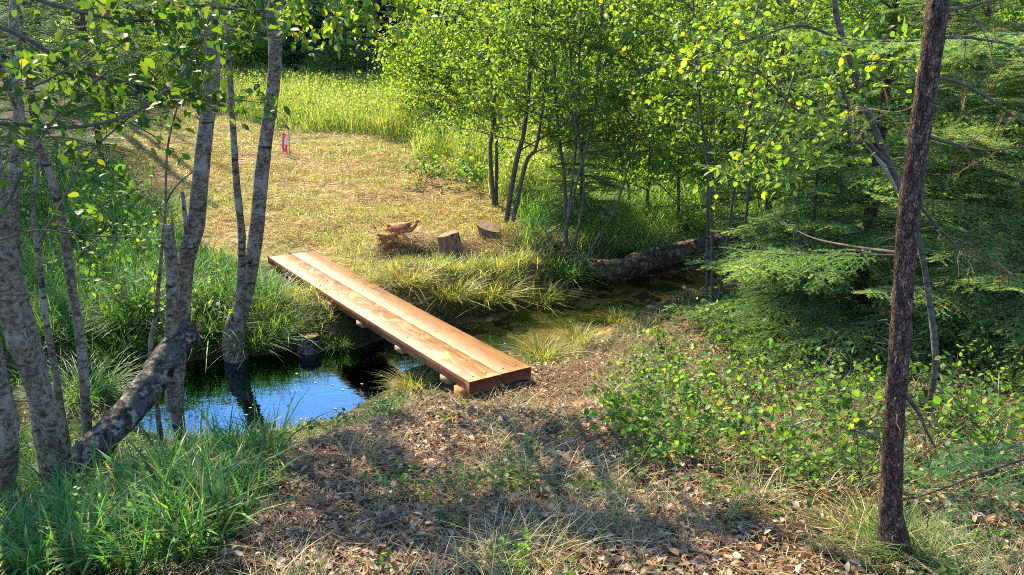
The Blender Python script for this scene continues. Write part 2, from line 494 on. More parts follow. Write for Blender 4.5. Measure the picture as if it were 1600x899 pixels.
a_ = N(nt, 'ShaderNodeAttribute', attribute_name='col')
n1 = noise(nt, 14, 8, mapping(nt, (1, 1, 1)), .75); n2 = noise(nt, 2.2, 5, mapping(nt, (1, 1, 1)), .6)
f1 = ramp(nt, n1.outputs[0], [(.3, (.45, .45, .45)), (.7, (1.5, 1.45, 1.35))])
f2 = ramp(nt, n2.outputs[0], [(.35, (.7, .75, .7)), (.65, (1.2, 1.15, 1.1))])
c = mixc(nt, 1.0, mixc(nt, 1.0, a_.outputs[0], f1, 'MULTIPLY'), f2, 'MULTIPLY')
nt.links.new(c, p.inputs['Base Color']); bump(nt, n1.outputs[0], .8, .04, p); nt.links.new(p.outputs[0], out.inputs[0])
struct('ground', mkmesh('ground', V, Q, C, True), m)

# creek water: one sheet at z = 0, only where the bed lies below it
wx = np.arange(-14, 14, .08); wy = np.arange(3.5, 16, .08)
X, Y = np.meshgrid(wx, wy); hh = height(X, Y); ok = creek_d(X, Y) < .25
V = np.stack([X, Y, np.zeros_like(X)], -1).reshape(-1, 3)
i = (np.arange(len(wy) - 1)[:, None] * len(wx) + np.arange(len(wx) - 1)[None]).ravel(); okf = ok.ravel()
i = i[okf[i] | okf[i + 1]]
Q = np.stack([i, i + 1, i + len(wx) + 1, i + len(wx)], -1)
u, inv = np.unique(Q, return_inverse=True)
m, nt, out = newmat('creek_water')
tr = N(nt, 'ShaderNodeBsdfTransparent'); tr.inputs[0].default_value = (.92, .87, .66, 1)
gl = N(nt, 'ShaderNodeBsdfGlossy'); gl.inputs['Roughness'].default_value = .015; gl.inputs[0].default_value = (.50, .78, 1, 1)  # blue put into the gloss colour to deepen the mirrored sky
fr = N(nt, 'ShaderNodeFresnel'); fr.inputs[0].default_value = 1.55
w1 = noise(nt, 5, 3, mapping(nt, (1, 2.2, 1)), .5, .6); w2 = noise(nt, 26, 2, mapping(nt, (1, 1.6, 1)), .5)
# ripples stronger in the shallow run right of the bridge
tc = N(nt, 'ShaderNodeTexCoord'); sx = N(nt, 'ShaderNodeSeparateXYZ'); nt.links.new(tc.outputs['Object'], sx.inputs[0])
mr = N(nt, 'ShaderNodeMapRange'); mr.inputs[1].default_value = -1.3; mr.inputs[2].default_value = .2; mr.inputs[3].default_value = .02; mr.inputs[4].default_value = .5
nt.links.new(sx.outputs[0], mr.inputs[0])
ad = N(nt, 'ShaderNodeMath', operation='MULTIPLY_ADD'); nt.links.new(w2.outputs[0], ad.inputs[0]); nt.links.new(mr.outputs[0], ad.inputs[1]); nt.links.new(w1.outputs[0], ad.inputs[2])
b = N(nt, 'ShaderNodeBump'); b.inputs['Strength'].default_value = .10; b.inputs['Distance'].default_value = .02
nt.links.new(ad.outputs[0], b.inputs['Height'])
nt.links.new(b.outputs[0], gl.inputs['Normal']); nt.links.new(b.outputs[0], fr.inputs['Normal'])
fm = N(nt, 'ShaderNodeMath', operation='MULTIPLY'); mr2 = N(nt, 'ShaderNodeMapRange'); mr2.inputs[1].default_value = -1.3; mr2.inputs[2].default_value = .2; mr2.inputs[3].default_value = 2.0; mr2.inputs[4].default_value = .6; nt.links.new(sx.outputs[0], mr2.inputs[0]); nt.links.new(mr2.outputs[0], fm.inputs[1]); fm.use_clamp = True; nt.links.new(fr.outputs[0], fm.inputs[0])  # reflection boosted over the pool, weakened in the shallow run
mx = N(nt, 'ShaderNodeMixShader'); nt.links.new(fm.outputs[0], mx.inputs[0]); nt.links.new(tr.outputs[0], mx.inputs[1]); nt.links.new(gl.outputs[0], mx.inputs[2])
nt.links.new(mx.outputs[0], out.inputs[0])
struct('creek_water', mkmesh('creek_water', V[u], inv.reshape(-1, 4), None, True), m)

# ------------------------------------------------------------------ bridge
bA, bB = onz(735, 597, .46), onz(828, 574, .46); bC, bD = onz(418, 400, .46), onz(488, 392, .46)
o0 = (bA + bB) / 2; o1 = (bC + bD) / 2
bu = norm(o1 - o0); bw = np.array([bu[1], -bu[0], 0]); LEN = float(np.linalg.norm(o1 - o0)); up = np.array([0, 0, 1.0])
def woodmat(name, pale):
    m, nt, out = newmat(name)
    p = N(nt, 'ShaderNodeBsdfPrincipled'); p.inputs['Roughness'].default_value = .62; p.inputs['Specular IOR Level'].default_value = .3
    ang = math.atan2(bu[1], bu[0])
    def mp(s_):
        tc = N(nt, 'ShaderNodeTexCoord'); r = N(nt, 'ShaderNodeVectorRotate', rotation_type='Z_AXIS'); r.inputs['Angle'].default_value = -ang
        q = N(nt, 'ShaderNodeMapping'); q.inputs['Scale'].default_value = s_
        nt.links.new(tc.outputs['Object'], r.inputs[0]); nt.links.new(r.outputs[0], q.inputs[0]); return q.outputs[0]
    g = noise(nt, 3, 8, mp((.5, 16, 16)), .7, .8)
    c = ramp(nt, g.outputs[0], [(.3, (.12, .042, .007)), (.5, (.21, .09, .016)), (.7, (.29, .14, .028))] if pale is not None else [(.3, (.11, .032, .010)), (.5, (.19, .06, .018)), (.7, (.26, .09, .028))])
    w_ = noise(nt, 2.4, 5, mp((1.5, 4.2, 1)), .65, .9)
    f = ramp(nt, w_.outputs[0], [(.50 if pale else .62, (0, 0, 0)), (.60 if pale else .8, (.85, .85, .85) if pale else (.3, .3, .3))])
    if pale is not None: c = mixc(nt, f, c, (.42, .255, .11))
    dn = noise(nt, 4, 6, mp((.8, 2.5, 2)), .75); c = mixc(nt, 1.0, c, ramp(nt, dn.outputs[0], [(.36, (.55, .52, .5)), (.5, (1, 1, 1))]), 'MULTIPLY')
    k = noise(nt, 5, 2, mp((1.3, 3, 1)), .5)
    c = mixc(nt, ramp(nt, k.outputs[0], [(.24, (.8, .8, .8)), (.28, (0, 0, 0))]), c, (.14, .05, .02))
    nt.links.new(c, p.inputs['Base Color']); bump(nt, g.outputs[0], .25, .002, p)
    nt.links.new(p.outputs[0], out.inputs[0]); return m
M['shaded_sidewood'] = woodmat('plank_side_wood_shaded', None); M['plankA'] = woodmat('plank_wood_stained', True); M['plankB'] = woodmat('plank_wood', False)  # side wood is redder and darker: shade of the sides put into its colour
m, nt, out = newmat('pale_lumber'); p = N(nt, 'ShaderNodeBsdfPrincipled'); p.inputs['Roughness'].default_value = .7
nz = noise(nt, 12, 5, mapping(nt, (1, 6, 1)), .6); nt.links.new(ramp(nt, nz.outputs[0], [(.3, (.17, .095, .045)), (.7, (.30, .19, .10))]), p.inputs['Base Color']); nt.links.new(p.outputs[0], out.inputs[0]); M['lumber'] = m
m, nt, out = newmat('red_end_grain'); p = N(nt, 'ShaderNodeBsdfPrincipled'); p.inputs['Roughness'].default_value = .8
nz = noise(nt, 30, 5, mapping(nt, (1, 1, 2)), .6); nt.links.new(ramp(nt, nz.outputs[0], [(.3, (.12, .03, .012)), (.7, (.22, .06, .022))]), p.inputs['Base Color']); nt.links.new(p.outputs[0], out.inputs[0]); M['endgrain'] = m
bridge = thing('footbridge', 'reddish two-plank wooden footbridge lying across the creek', 'footbridge', (o0[0], o0[1], .1))
PW, PT = .283, .085
def bevel_plank(name, off, mat, l0, l1, ztop, w, t):
    mb = MB(); bv = .0025; n = 60
    prof = [(-w / 2 + bv, 0), (w / 2 - bv, 0), (w / 2, -bv), (w / 2, -t + bv), (w / 2 - bv, -t), (-w / 2 + bv, -t), (-w / 2, -t + bv), (-w / 2, -bv)]
    V = []
    for k in range(n + 1):
        s_ = l0 + (l1 - l0) * k / n
        sag = -.012 * math.sin(math.pi * k / n)
        jit = .0015 * math.sin(k * 1.7 + off * 9)
        for (a, h) in prof: V.append(o0 + bu * s_ + bw * (off + a + (jit if abs(a) > w / 2 - bv * 1.5 else 0)) + up * (ztop - .46 + h + sag))
    Q = []
    for k in range(n):
        for j in range(8):
            j2 = (j + 1) % 8; Q.append([k * 8 + j, k * 8 + j2, (k + 1) * 8 + j2, (k + 1) * 8 + j])
    V.append(o0 + bu * l0 + bw * off + up * (ztop - .46 - t / 2)); V.append(o0 + bu * l1 + bw * off + up * (ztop - .46 - t / 2))
    T = [[len(V) - 2, j, (j + 1) % 8] for j in range(8)] + [[len(V) - 1, n * 8 + (j + 1) % 8, n * 8 + j] for j in range(8)]
    mb.add(V, Q, T); me = mb.mesh(name)
    me.materials.append(mat)
    me.materials.append(M['endgrain'])
    me.materials.append(M['shaded_sidewood'])
    mi = np.zeros(len(me.polygons), np.int32); mi[-16:] = 1
    for k in range(n): mi[k * 8 + 1: k * 8 + 8] = 2
    me.polygons.foreach_set('material_index', mi)
    return part(name, me, None, bridge)
bevel_plank('plank', -(PW / 2 + .001), M['plankA'], 0, LEN, .46, PW, PT)
bevel_plank('plank', (PW / 2 + .001), M['plankB'], 0.0, LEN + .01, .462, PW, PT)
for k, s_ in enumerate([.32, 1.15, 2.0, 2.75, 3.35, 3.95]):
    mb = MB(); w = .13
    mb.box(o0 + bu * s_ - bw * (PW + .012) + up * (-PT - .045), bu * w, bw * (2 * PW + .016), up * .044)
    part('cleat', mb.mesh('cleat'), M['lumber'], bridge)
for s_, zl in ((.05, .12), (LEN - .6, .2)):
    mb = MB(); mb.box(o0 + bu * s_ - bw * (PW + .03) + up * (-PT - .002 - zl), bu * .14, bw * (2 * PW + .06), up * (zl - .055 if s_ > 1 else zl))
    part('sill', mb.mesh('sill'), M['rotwood' if s_ < 1 else 'log'], bridge)

for s_ in (.09, 1.21, 2.07, 2.82, 3.41, 4.0, LEN - .1):
    for off in (-.2, -.08, .08, .2):
        mb = MB(); c_ = o0 + bu * (s_ + .01 * off) + bw * off + up * (-.012 * math.sin(math.pi * s_ / LEN))
        mb.tube([c_ + up * -.004, c_ + up * .004], .008, 8); part('screw', mb.mesh('screw'), M['log'], bridge)

def on_bridge(x, y, mg=.03):
    qx = x - o0[0]; qy = y - o0[1]
    s_ = qx * bu[0] + qy * bu[1]; t = qx * bw[0] + qy * bw[1]
    return (s_ > -mg) & (s_ < LEN + mg) & (np.abs(t) < PW + mg)

# ------------------------------------------------------------------ where off-frame foliage may stand between the sun and the ground
SH_FG = wpoly([(-300, 905), (-300, 640), (300, 655), (420, 700), (520, 655), (640, 668), (760, 700), (900, 690), (980, 700), (1010, 780), (1180, 820), (1420, 905)])
SH_LEFT = wpoly([(-400, 600), (-400, 240), (160, 250), (260, 340), (400, 430), (440, 500), (380, 545), (200, 560)])
SH_MEAD = wpoly([(190, 185), (460, 180), (470, 236), (380, 248), (230, 246)])
LITSPOT = [(752, 748, 34), (800, 775, 26), (690, 690, 16), (655, 690, 22), (1300, 870, 60), (1120, 775, 36), (1010, 800, 16), (900, 705, 14), (560, 745, 10), (880, 860, 14), (1220, 850, 26)]
POOL = [onz(a, b, 0)[:2] for a, b in [(285, 545), (530, 545), (545, 600), (480, 680), (285, 690)]]
_gx, _gy = np.meshgrid(np.arange(-20, 20, .08), np.arange(-10, 40, .08))
_gz = height(_gx, _gy)
_sh = np.where(inpoly(_gx, _gy, SH_FG), .97, .0)
_sh = np.where(inpoly(_gx, _gy, SH_LEFT), .85, _sh)
_sh = np.where(inpoly(_gx, _gy, SH_MEAD), .9, _sh)
_qx, _qy, _qd = proj(np.stack([_gx, _gy, _gz], -1))
for a, b, r in LITSPOT: _sh = np.where((_qd > .5) & (((_qx - a) / 1.6) ** 2 + (_qy - b) ** 2 < (r * 1.15) ** 2), .0, _sh)
_sh = np.where(_gy < 1.2, .8, _sh)
_sh = np.where((fbm(_gx * 2.6, _gy * 2.6, 91, 3) < .40) & (_sh > .5), .08, _sh)
def _ix(x, y): return np.clip(((y + 10) / .08).astype(int), 0, _gz.shape[0] - 1), np.clip(((x + 20) / .08).astype(int), 0, _gz.shape[1] - 1)
LITVOL = [(W(560, 30, 6.2), .8), (W(640, 30, 6.3), .8), (W(1290, 330, 6.3), 1.3), (W(1450, 300, 6.5), 1.3), (W(1560, 300, 5.5), 1.2), (W(1400, 200, 9), 1.5), (W(1150, 200, 8.0), 1.2), (W(1040, 150, 12), 1.5), (W(1220, 150, 4.4), .7)]
def sunkeep(P):
    P = np.asarray(P, float)
    vol = np.zeros(len(P), bool); sd_ = np.array(SD)
    for c_, r_ in LITVOL:
        v_ = P - c_; a_ = v_ @ sd_; vol |= (a_ > r_) & (np.linalg.norm(v_ - a_[:, None] * sd_, axis=1) < r_)
    h_ = np.full(len(P), .7)
    for _ in range(3):
        s_ = (P[:, 2] - h_) / SD[2]
        gx_ = P[:, 0] - SD[0] * s_; gy_ = P[:, 1] - SD[1] * s_; h_ = _gz[_ix(gx_, gy_)]
    sh = _sh[_ix(gx_, gy_)]
    t = CAM_Z / (P[:, 2] + CAM_Z)                       # the pool mirrors the sky through this gap
    mirror = inpoly(P[:, 0] * t, P[:, 1] * t, POOL)
    fx, fy, fd = proj(P)
    inframe = (fd > 0) & (fx > -60) & (fx < 1660) & (fy > -25) & (fy < 960)
    return (((rng.random(len(P)) < sh) & ~vol) | inframe) & ~(mirror & (rng.random(len(P)) < .93))

# ------------------------------------------------------------------ broadleaf builder
class Tree:
    def __init__(s, seed=0): s.cullw = True; s.wood = MB(); s.twig = MB(); s.woods = [s.wood]; s.twigs = [s.twig]; s.lp = []; s.ld = []; s.r = np.random.default_rng(seed)
    def stem(s, pts, rad, seg=12, wob=.12):
        s.wood = MB(); s.twig = MB(); s.woods.append(s.wood); s.twigs.append(s.twig)
        P = catmull(pts, 7); s.wood.tube(P, rad, seg, wob, seed=s.r.integers(99)); return P
    def branch(s, p0, d, L, r0, droop=.15, up_=.0, seg=5, n=7, wander=.12):
        P = [np.array(p0, float)]; d = norm(np.array(d, float))
        for k in range(n):
            d = norm(d + s.r.normal(0, wander, 3) + np.array([0, 0, up_ - droop * k / n]))
            P.append(P[-1] + d * L / n)
        P = np.array(P)
        if P[0][2] < 3.2 or not s.cullw or sunkeep(P[[-1, len(P) // 2]]).any(): s.twig.tube(P, np.linspace(r0, max(r0 * .25, .0012), len(P)), seg, 0, cap=False)
        return P
    def leaves_on(s, P, step=.035, t0=.1, spread=.03):
        seg = np.linalg.norm(np.diff(P, axis=0), axis=1); L = seg.sum(); n = max(2, int(L * (1 - t0) / step))
        t = (t0 + (1 - t0) * s.r.random(n)) * L; c = np.concatenate([[0], np.cumsum(seg)])
        q = np.stack([np.interp(t, c, P[:, k]) for k in range(3)], -1)
        dr = norm(P[-1] - P[0])
        s.lp.append(q + s.r.normal(0, spread, (n, 3))); s.ld.append(dr * .5 + s.r.normal(0, .55, (n, 3)) + [0, 0, -.25])
    def spray(s, P, nt, L, r, step=.035, droop=.15, t0=.25, sub=2, up_=.05):
        T = np.gradient(P, axis=0)
        for k in range(nt):
            i = int((t0 + (1 - t0) * (k + s.r.random()) / nt) * (len(P) - 1)); i = min(i, len(P) - 1)
            d = norm(norm(T[i]) * .6 + s.r.normal(0, .6, 3) * [1, 1, .5] + [0, 0, .1])
            B = s.branch(P[i], d, L * s.r.uniform(.6, 1.2), r, droop, up_, 4, 5)
            s.leaves_on(B, step)
            for j in range(sub):
                q = B[s.r.integers(2, 5)]
                B2 = s.branch(q, norm(d + s.r.normal(0, .6, 3)), L * .45, r * .5, droop, up_, 3, 4); s.leaves_on(B2, step, 0)
    def crown(s, P, z0, nb, Lb, r, nt, Lt, step=.035, upb=.25, t0=0, out=None, L1=None):
        idx = [i for i in range(len(P)) if P[i][2] > z0]
        if not idx: return
        T = np.gradient(P, axis=0)
        for k in range(nb):
            f = (k + s.r.random()) / nb
            i = idx[min(int(f * len(idx)), len(idx) - 1)]; a = k * 2.4 + s.r.normal(0, .4)
            d = np.array([math.cos(a), math.sin(a), upb + s.r.normal(0, .15)])
            if out is not None: d = d + np.array(out)
            L = Lb + ((L1 if L1 is not None else Lb * .45) - Lb) * f
            B = s.branch(P[i], d, L * s.r.uniform(.75, 1.2), r * (1 - .5 * f), .12, .04)
            s.spray(B, nt, Lt, r * .35, step)
    def build(s, name, label, cat, base, woodmat='alder', size=(.045, .065), cols=None, w=None, cull=True, group=None, asp=.72, leafname='crown', mat='leaf', flat=.8, cullfn=None):
        if base is None: t = thing(name, label, cat, (0, 0, 0), group)
        else: t = thing(name, label, cat, base, group)
        for q_ in s.woods:
            if q_.n: part('trunk', q_.mesh('trunk', True), M[woodmat], t)
        for q_ in s.twigs:
            if q_.n: part('branches', q_.mesh('branches', True), M['twig'], t)
        if s.lp:
            P = np.vstack(s.lp); D = np.vstack(s.ld)
            if cull:
                k = sunkeep(P); P, D = P[k], D[k]
            if cullfn is not None:
                k = cullfn(P); P, D = P[k], D[k]
            n = len(P); Nn = rng.normal(0, .55, (n, 3)) + [0, 0, flat]
            mb = MB(); add_leaves(mb, P, D, Nn, rng.uniform(*size, n), pal(n, cols or GREENS, w), asp)
            part(leafname, mb.mesh('leaves'), M[mat], t)
        return t
GREENS = [(.07, .15, .022), (.10, .19, .028), (.05, .115, .025), (.13, .20, .03)]
BRIGHT = [(.13, .24, .03), (.17, .26, .035), (.10, .19, .03), (.20, .25, .03), (.07, .14, .03)]

def path(pts):                           # (px, py, distance, width px) -> points, radii
    P = [W(a, b, d) for a, b, d, w in pts]
    r = [w * .42 / F_PX * depth(a, b, d) for a, b, d, w in pts]; return P, r
def extend(P, r, top, tipr=.015, drift=(0, 0)):
    P = list(P); r = list(r); d = norm(P[-1] - P[-2]); z0 = P[-1][2]; n = 5; q = P[-1].copy(); r0 = r[-1]
    for k in range(1, n + 1):
        dz = (top - z0) / n
        q = q + np.array([d[0] / max(d[2], .3) * dz * .6 + drift[0] / n, d[1] / max(d[2], .3) * dz * .6 + drift[1] / n, dz]); P.append(q.copy()); r.append(r0 + (tipr - r0) * k / n)
    return P, r
def sink(P, r, dz=.15, fl=1.25):         # root flare below ground
    zb = min(P[0][2] - dz, float(height(P[0][0], P[0][1])) - .12)
    return [np.array([P[0][0], P[0][1], zb])] + list(P), [r[0] * fl] + list(r)

# --- far-left birch-like alder clump (three trunks leaning left)
T = Tree(1)
for pts, top in (([(88, 748, 4.15, 50), (66, 640, 4.2, 44), (50, 560, 4.25, 42), (18, 440, 4.35, 42), (-8, 300, 4.4, 40), (-30, 150, 4.5, 36)], 6.5),
                 ([(72, 752, 4.05, 40), (92, 700, 4.05, 38), (40, 560, 4.05, 40), (0, 440, 4.05, 38), (-40, 300, 4.1, 34)], 6.0),
                 ([(0, 770, 3.8, 52), (8, 690, 3.8, 44), (-8, 580, 3.8, 40), (-50, 400, 3.8, 36), (-90, 200, 3.8, 32)], 5.5)):
    P, r = path(pts); P, r = extend(P, r, top); P, r = sink(P, r)
    Q = T.stem(P, r)
    T.crown(Q, 3.6, 15, 2.7, .022, 10, .7, .034, .35, out=(-.1, .9, 0))
base = W(80, 750, 4.1)
T.build('alder_tree', 'clump of thick pale grey trunks leaning left at the left edge of the frame', 'tree', base)

T = Tree(12)  # added alder, its off-frame crown placed to shade the left foreground
P, r = path([(24, 420, 9.5, 22), (20, 300, 9.5, 20), (30, 180, 9.5, 19), (22, 60, 9.5, 18), (26, -30, 9.5, 17)]); P, r = extend(P, r, 8.5, .02, (.5, .3)); P, r = sink(P, r); Q = T.stem(P, r)
T.crown(Q, 3.9, 34, 3.2, .024, 14, .8, .028, .3, out=(.35, .1, 0), L1=2.0)
T.build('alder_tree', 'straight grey alder added behind the left clump to shade the left foreground', 'tree', W(24, 420, 9.5))
# --- slim trunk with smooth pale bark in front of the left bank
T = Tree(2)
P, r = path([(138, 700, 4.5, 19), (132, 600, 4.5, 18), (124, 520, 4.5, 17), (108, 420, 4.55, 16), (92, 320, 4.6, 15), (66, 240, 4.6, 14), (38, 190, 4.6, 12), (4, 110, 4.6, 11)])
P, r = extend(P, r, 5.0, .01); P, r = sink(P, r); Q = T.stem(P, r, 10); T.crown(Q, 3.3, 7, 1.2, .012, 6, .5, .04, .2, out=(.5, 0, 0))
T.build('alder_tree', 'slim crooked pale trunk bending left between the thick clump and the broken log', 'tree', W(138, 700, 4.5))
T = Tree(3)
P, r = path([(95, 640, 4.9, 14), (84, 570, 4.9, 13), (72, 500, 4.95, 12), (64, 430, 5, 10), (52, 330, 5, 8), (60, 250, 5, 6)]); P, r = sink(P, r); Q = T.stem(P, r, 8)
T.build('dead_sapling', 'thin bare grey sapling behind the thick left clump', 'sapling', W(95, 640, 4.9))

# --- leaning lichen trunk, broken at its end, two stems rising from it
T = Tree(4)
P, r = path([(-20, 900, 3.75, 56), (40, 815, 3.9, 56), (120, 725, 4.1, 56), (180, 668, 4.35, 56), (235, 600, 4.6, 54), (262, 555, 4.75, 50), (285, 527, 4.85, 42), (300, 512, 4.9, 36)])
T.wood.tube(catmull(P, 9), r, 22, .30, seed=3)
lean = T.build('leaning_trunk', 'thick lichen covered trunk leaning right over the bank with a broken end', 'tree', W(90, 760, 4.0), 'log')
# torn end of the leaning trunk
mb = MB(); e1 = W(300, 512, 4.9); e0 = W(285, 527, 4.85); dr = norm(e1 - e0); s1 = norm(np.cross(dr, [0, 1.0, 0.2])); s2 = np.cross(dr, s1); r_t = np.random.default_rng(3)
for k in range(26):
    an = k * .2417 * 1.0 + r_t.normal(0, .05); q = e1 - dr * .03 + (s1 * math.cos(an) + s2 * math.sin(an)) * .052; L_ = r_t.uniform(.03, .10); t_ = -s1 * math.sin(an) + s2 * math.cos(an); i_ = (s1 * math.cos(an) + s2 * math.sin(an))
    mb.add([q - t_ * .014, q + t_ * .014, q - i_ * .02, q + dr * L_ + i_ * .008], None, [[0, 1, 3], [1, 2, 3], [2, 0, 3], [0, 2, 1]])
part('torn_end', mb.mesh('torn_end'), M['stumpwood'], lean)
# the two upright stems
mb = MB(); P, r = path([(272, 640, 4.8, 30), (270, 590, 4.8, 26), (268, 520, 4.8, 24), (270, 450, 4.8, 24), (266, 390, 4.8, 22), (262, 352, 4.8, 20)])
mb.tube(catmull(P, 6), r, 12, .1)
part('broken_stem', mb.mesh('broken_stem', True), M['alder'], lean, label='upright stem snapped off with a splintered orange top')
mb = MB()
for a in range(9):
    an = a * .7; q = W(262, 356, 4.8) + np.array([math.cos(an), math.sin(an), 0]) * .028
    hgt = [.05, .13, .04, .03, .06, .02, .10, .05, .03][a]
    mb.add([q + [-.009, 0, -.02], q + [.009, .006, -.02], q + [0, -.009, -.02], q + [.002, 0, hgt]], None, [[0, 1, 3], [1, 2, 3], [2, 0, 3], [0, 2, 1]])
part('splinters', mb.mesh('splinters'), M['rotwood'], lean)
mb = MB(); P, r = path([(283, 700, 5.0, 20), (275, 620, 5.0, 26), (278, 560, 4.95, 30), (284, 480, 4.95, 32), (290, 410, 4.95, 32), (306, 350, 4.95, 33), (312, 290, 4.95, 30), (322, 200, 5, 28), (332, 120, 5, 28), (330, 40, 5, 27), (328, -30, 5, 26)])
P, r = extend(P, r, 7.0, .015); Q = catmull(P, 6); mb.tube(Q, r, 14, .08)
part('live_stem', mb.mesh('live_stem', True), M['alder'], lean)
mb = MB(); P, r = path([(302, 405, 4.9, 15), (293, 365, 4.9, 11), (285, 300, 4.9, 7)]); mb.tube(catmull(P, 5), r, 8, .05)
part('side_stem', mb.mesh('side_stem', True), M['alder'], lean)
T4 = Tree(41); T4.crown(Q, 3.5, 16, 2.4, .02, 9, .7, .036, .35, out=(.4, .9, 0))
part('branches', T4.twig.mesh('branches', True), M['twig'], lean)
P = np.vstack(T4.lp); D = np.vstack(T4.ld); k = sunkeep(P); P, D = P[k], D[k]
mb = MB(); add_leaves(mb, P, D, rng.normal(0, .55, (len(P), 3)) + [0, 0, .8], rng.uniform(.045, .07, len(P)), pal(len(P), GREENS), .72)
part('crown', mb.mesh('crown'), M['leaf'], lean)

# --- pool-side alder, forked, with a slim second stem
T = Tree(5)
P, r = path([(366, 522, 7.6, 40), (378, 480, 7.6, 30), (392, 420, 7.6, 27), (402, 350, 7.6, 27), (410, 260, 7.65, 26), (422, 170, 7.7, 25), (430, 100, 7.7, 24), (428, 50, 7.7, 26), (420, 0, 7.7, 18), (412, -50, 7.7, 16)])
P, r = extend(P, r, 8.5, .02, (.2, .5)); P, r = sink(P, r, .2, 1.3); Qa = T.stem(P, r, 14)
P, r = path([(430, 60, 7.7, 16), (438, 20, 7.7, 15), (442, -40, 7.7, 14)]); P, r = extend(P, r, 7.5, .02, (.6, 1.2)); Qb = T.stem(P, r, 10)
P, r = path([(372, 500, 7.45, 16), (376, 440, 7.45, 14), (378, 370, 7.45, 14), (370, 290, 7.45, 13), (364, 200, 7.45, 12), (358, 100, 7.45, 11), (350, 0, 7.45, 10)]); P, r = extend(P, r, 6.5, .01, (-.3, .3)); Qc = T.stem(P, r, 10)
for Q in (Qa, Qb): T.crown(Q, 4.0, 34, 3.3, .026, 13, .85, .03, .3, out=(.35, .3, 0), L1=1.8)
T.crown(Qc, 3.7, 9, 1.4, .014, 8, .6, .036, .3)
# the sunlit spray hanging in at the top of the frame
for q, tq, L in ((W(445, -60, 7.6), W(575, 50, 6.0), 0), (W(445, -70, 7.6), W(655, 20, 6.4), 0), (W(430, -60, 7.6), W(490, 20, 6.6), 0), (W(445, -80, 7.6), W(620, 0, 6.0), 0), (W(445, -80, 7.6), W(540, 15, 5.6), 0)):
    Pp = catmull([q, (q + tq) / 2 + [0, 0, .15], tq], 6); T.twig.tube(Pp, np.linspace(.012, .003, len(Pp)), 5, 0, cap=False); T.spray(Pp, 13, .32, .004, .02, .5, .45, 2, -.05)
T.build('alder_tree', 'forked grey alder with a slim second stem standing on the grassy edge of the pool', 'tree', W(370, 515, 7.6), cols=BRIGHT, size=(.05, .072))

# --- bare sapling between the leaning trunk and the slim trunk
T = Tree(6)
P, r = path([(236, 560, 5.1, 9), (242, 500, 5.1, 8), (250, 420, 5.1, 7), (258, 330, 5.1, 5), (262, 230, 5.1, 4), (282, 150, 5.1, 3)]); P, r = sink(P, r); T.wood.tube(catmull(P, 6), r, 7, .05)
P, r = path([(258, 320, 5.1, 3.5), (276, 290, 5.1, 3), (310, 262, 5.0, 2)]); T.twig.tube(catmull(P, 5), r, 5, 0)
T.build('dead_sapling', 'thin bare sapling just left of the broken upright stem', 'sapling', W(236, 560, 5.1))

# --- overhanging leafy branches of the left tree (in front)
T = Tree(7)
def pxbranch(pts, w0, w1, nt, L, step=.03, sub=2, up_=.0, droop=.15):
    P = catmull([W(a, b, d) for a, b, d in pts], 6)
    r = np.linspace(w0, w1, len(P)) / 2 / F_PX * np.mean([d for a, b, d in pts]) * 1.05
    T.wood.tube(P, r, 6, 0, cap=False)
    if nt: T.spray(P, max(2, int(nt * .68)), L, .0022, step, droop, .15, sub, up_)
pxbranch([(-120, 195, 3.3), (0, 193, 3.4), (130, 198, 3.5), (220, 170, 3.6), (275, 125, 3.7), (310, 75, 3.8), (330, 20, 3.9)], 7, 3, 18, .30)
pxbranch([(-60, 20, 3.5), (40, 60, 3.6), (120, 110, 3.7), (200, 130, 3.8), (290, 150, 3.9), (350, 165, 4.0)], 7, 3, 20, .32)
pxbranch([(-80, -60, 3.8), (60, 0, 3.9), (180, 30, 4.0), (260, 35, 4.1), (330, 60, 4.2)], 8, 3, 22, .38)
pxbranch([(-40, -90, 4.1), (120, -40, 4.2), (230, 0, 4.3), (340, 12, 4.3), (420, 20, 4.4)], 8, 3, 20, .38)
pxbranch([(-80, 330, 3.2), (0, 330, 3.3), (40, 260, 3.3), (90, 180, 3.4), (170, 110, 3.5)], 5, 2, 9, .2)
pxbranch([(-60, 120, 3.2), (30, 140, 3.3), (110, 105, 3.4), (170, 60, 3.5)], 5, 2, 14, .28)
pxbranch([(60, 380, 3.6), (100, 310, 3.6), (140, 240, 3.7), (230, 160, 3.8)], 4, 2, 5, .18)
pxbranch([(90, 240, 3.8), (150, 255, 3.8), (200, 290, 3.9), (245, 325, 3.9)], 4, 1.6, 7, .16, .03, 1)
pxbranch([(0, 375, 3.4), (60, 360, 3.5), (140, 368, 3.6), (235, 372, 3.8), (330, 370, 4.0)], 3, 1.4, 0, .1)
pxbranch([(100, 380, 3.8), (160, 320, 3.8), (210, 300, 3.9)], 3, 1.6, 3, .12)
pxbranch([(150, 160, 4.2), (200, 190, 4.2), (245, 215, 4.2)], 4, 1.6, 8, .2)
T.build('leafy_branch', 'overhanging alder boughs with round green leaves across the upper left corner', 'branch', W(-120, 195, 3.3), 'twig', cols=[(.045, .10, .018), (.065, .13, .02), (.035, .08, .02), (.09, .14, .022), (.14, .17, .025)], w=[3, 3, 3, 2, .7], size=(.04, .062), cull=False, leafname='leaves')

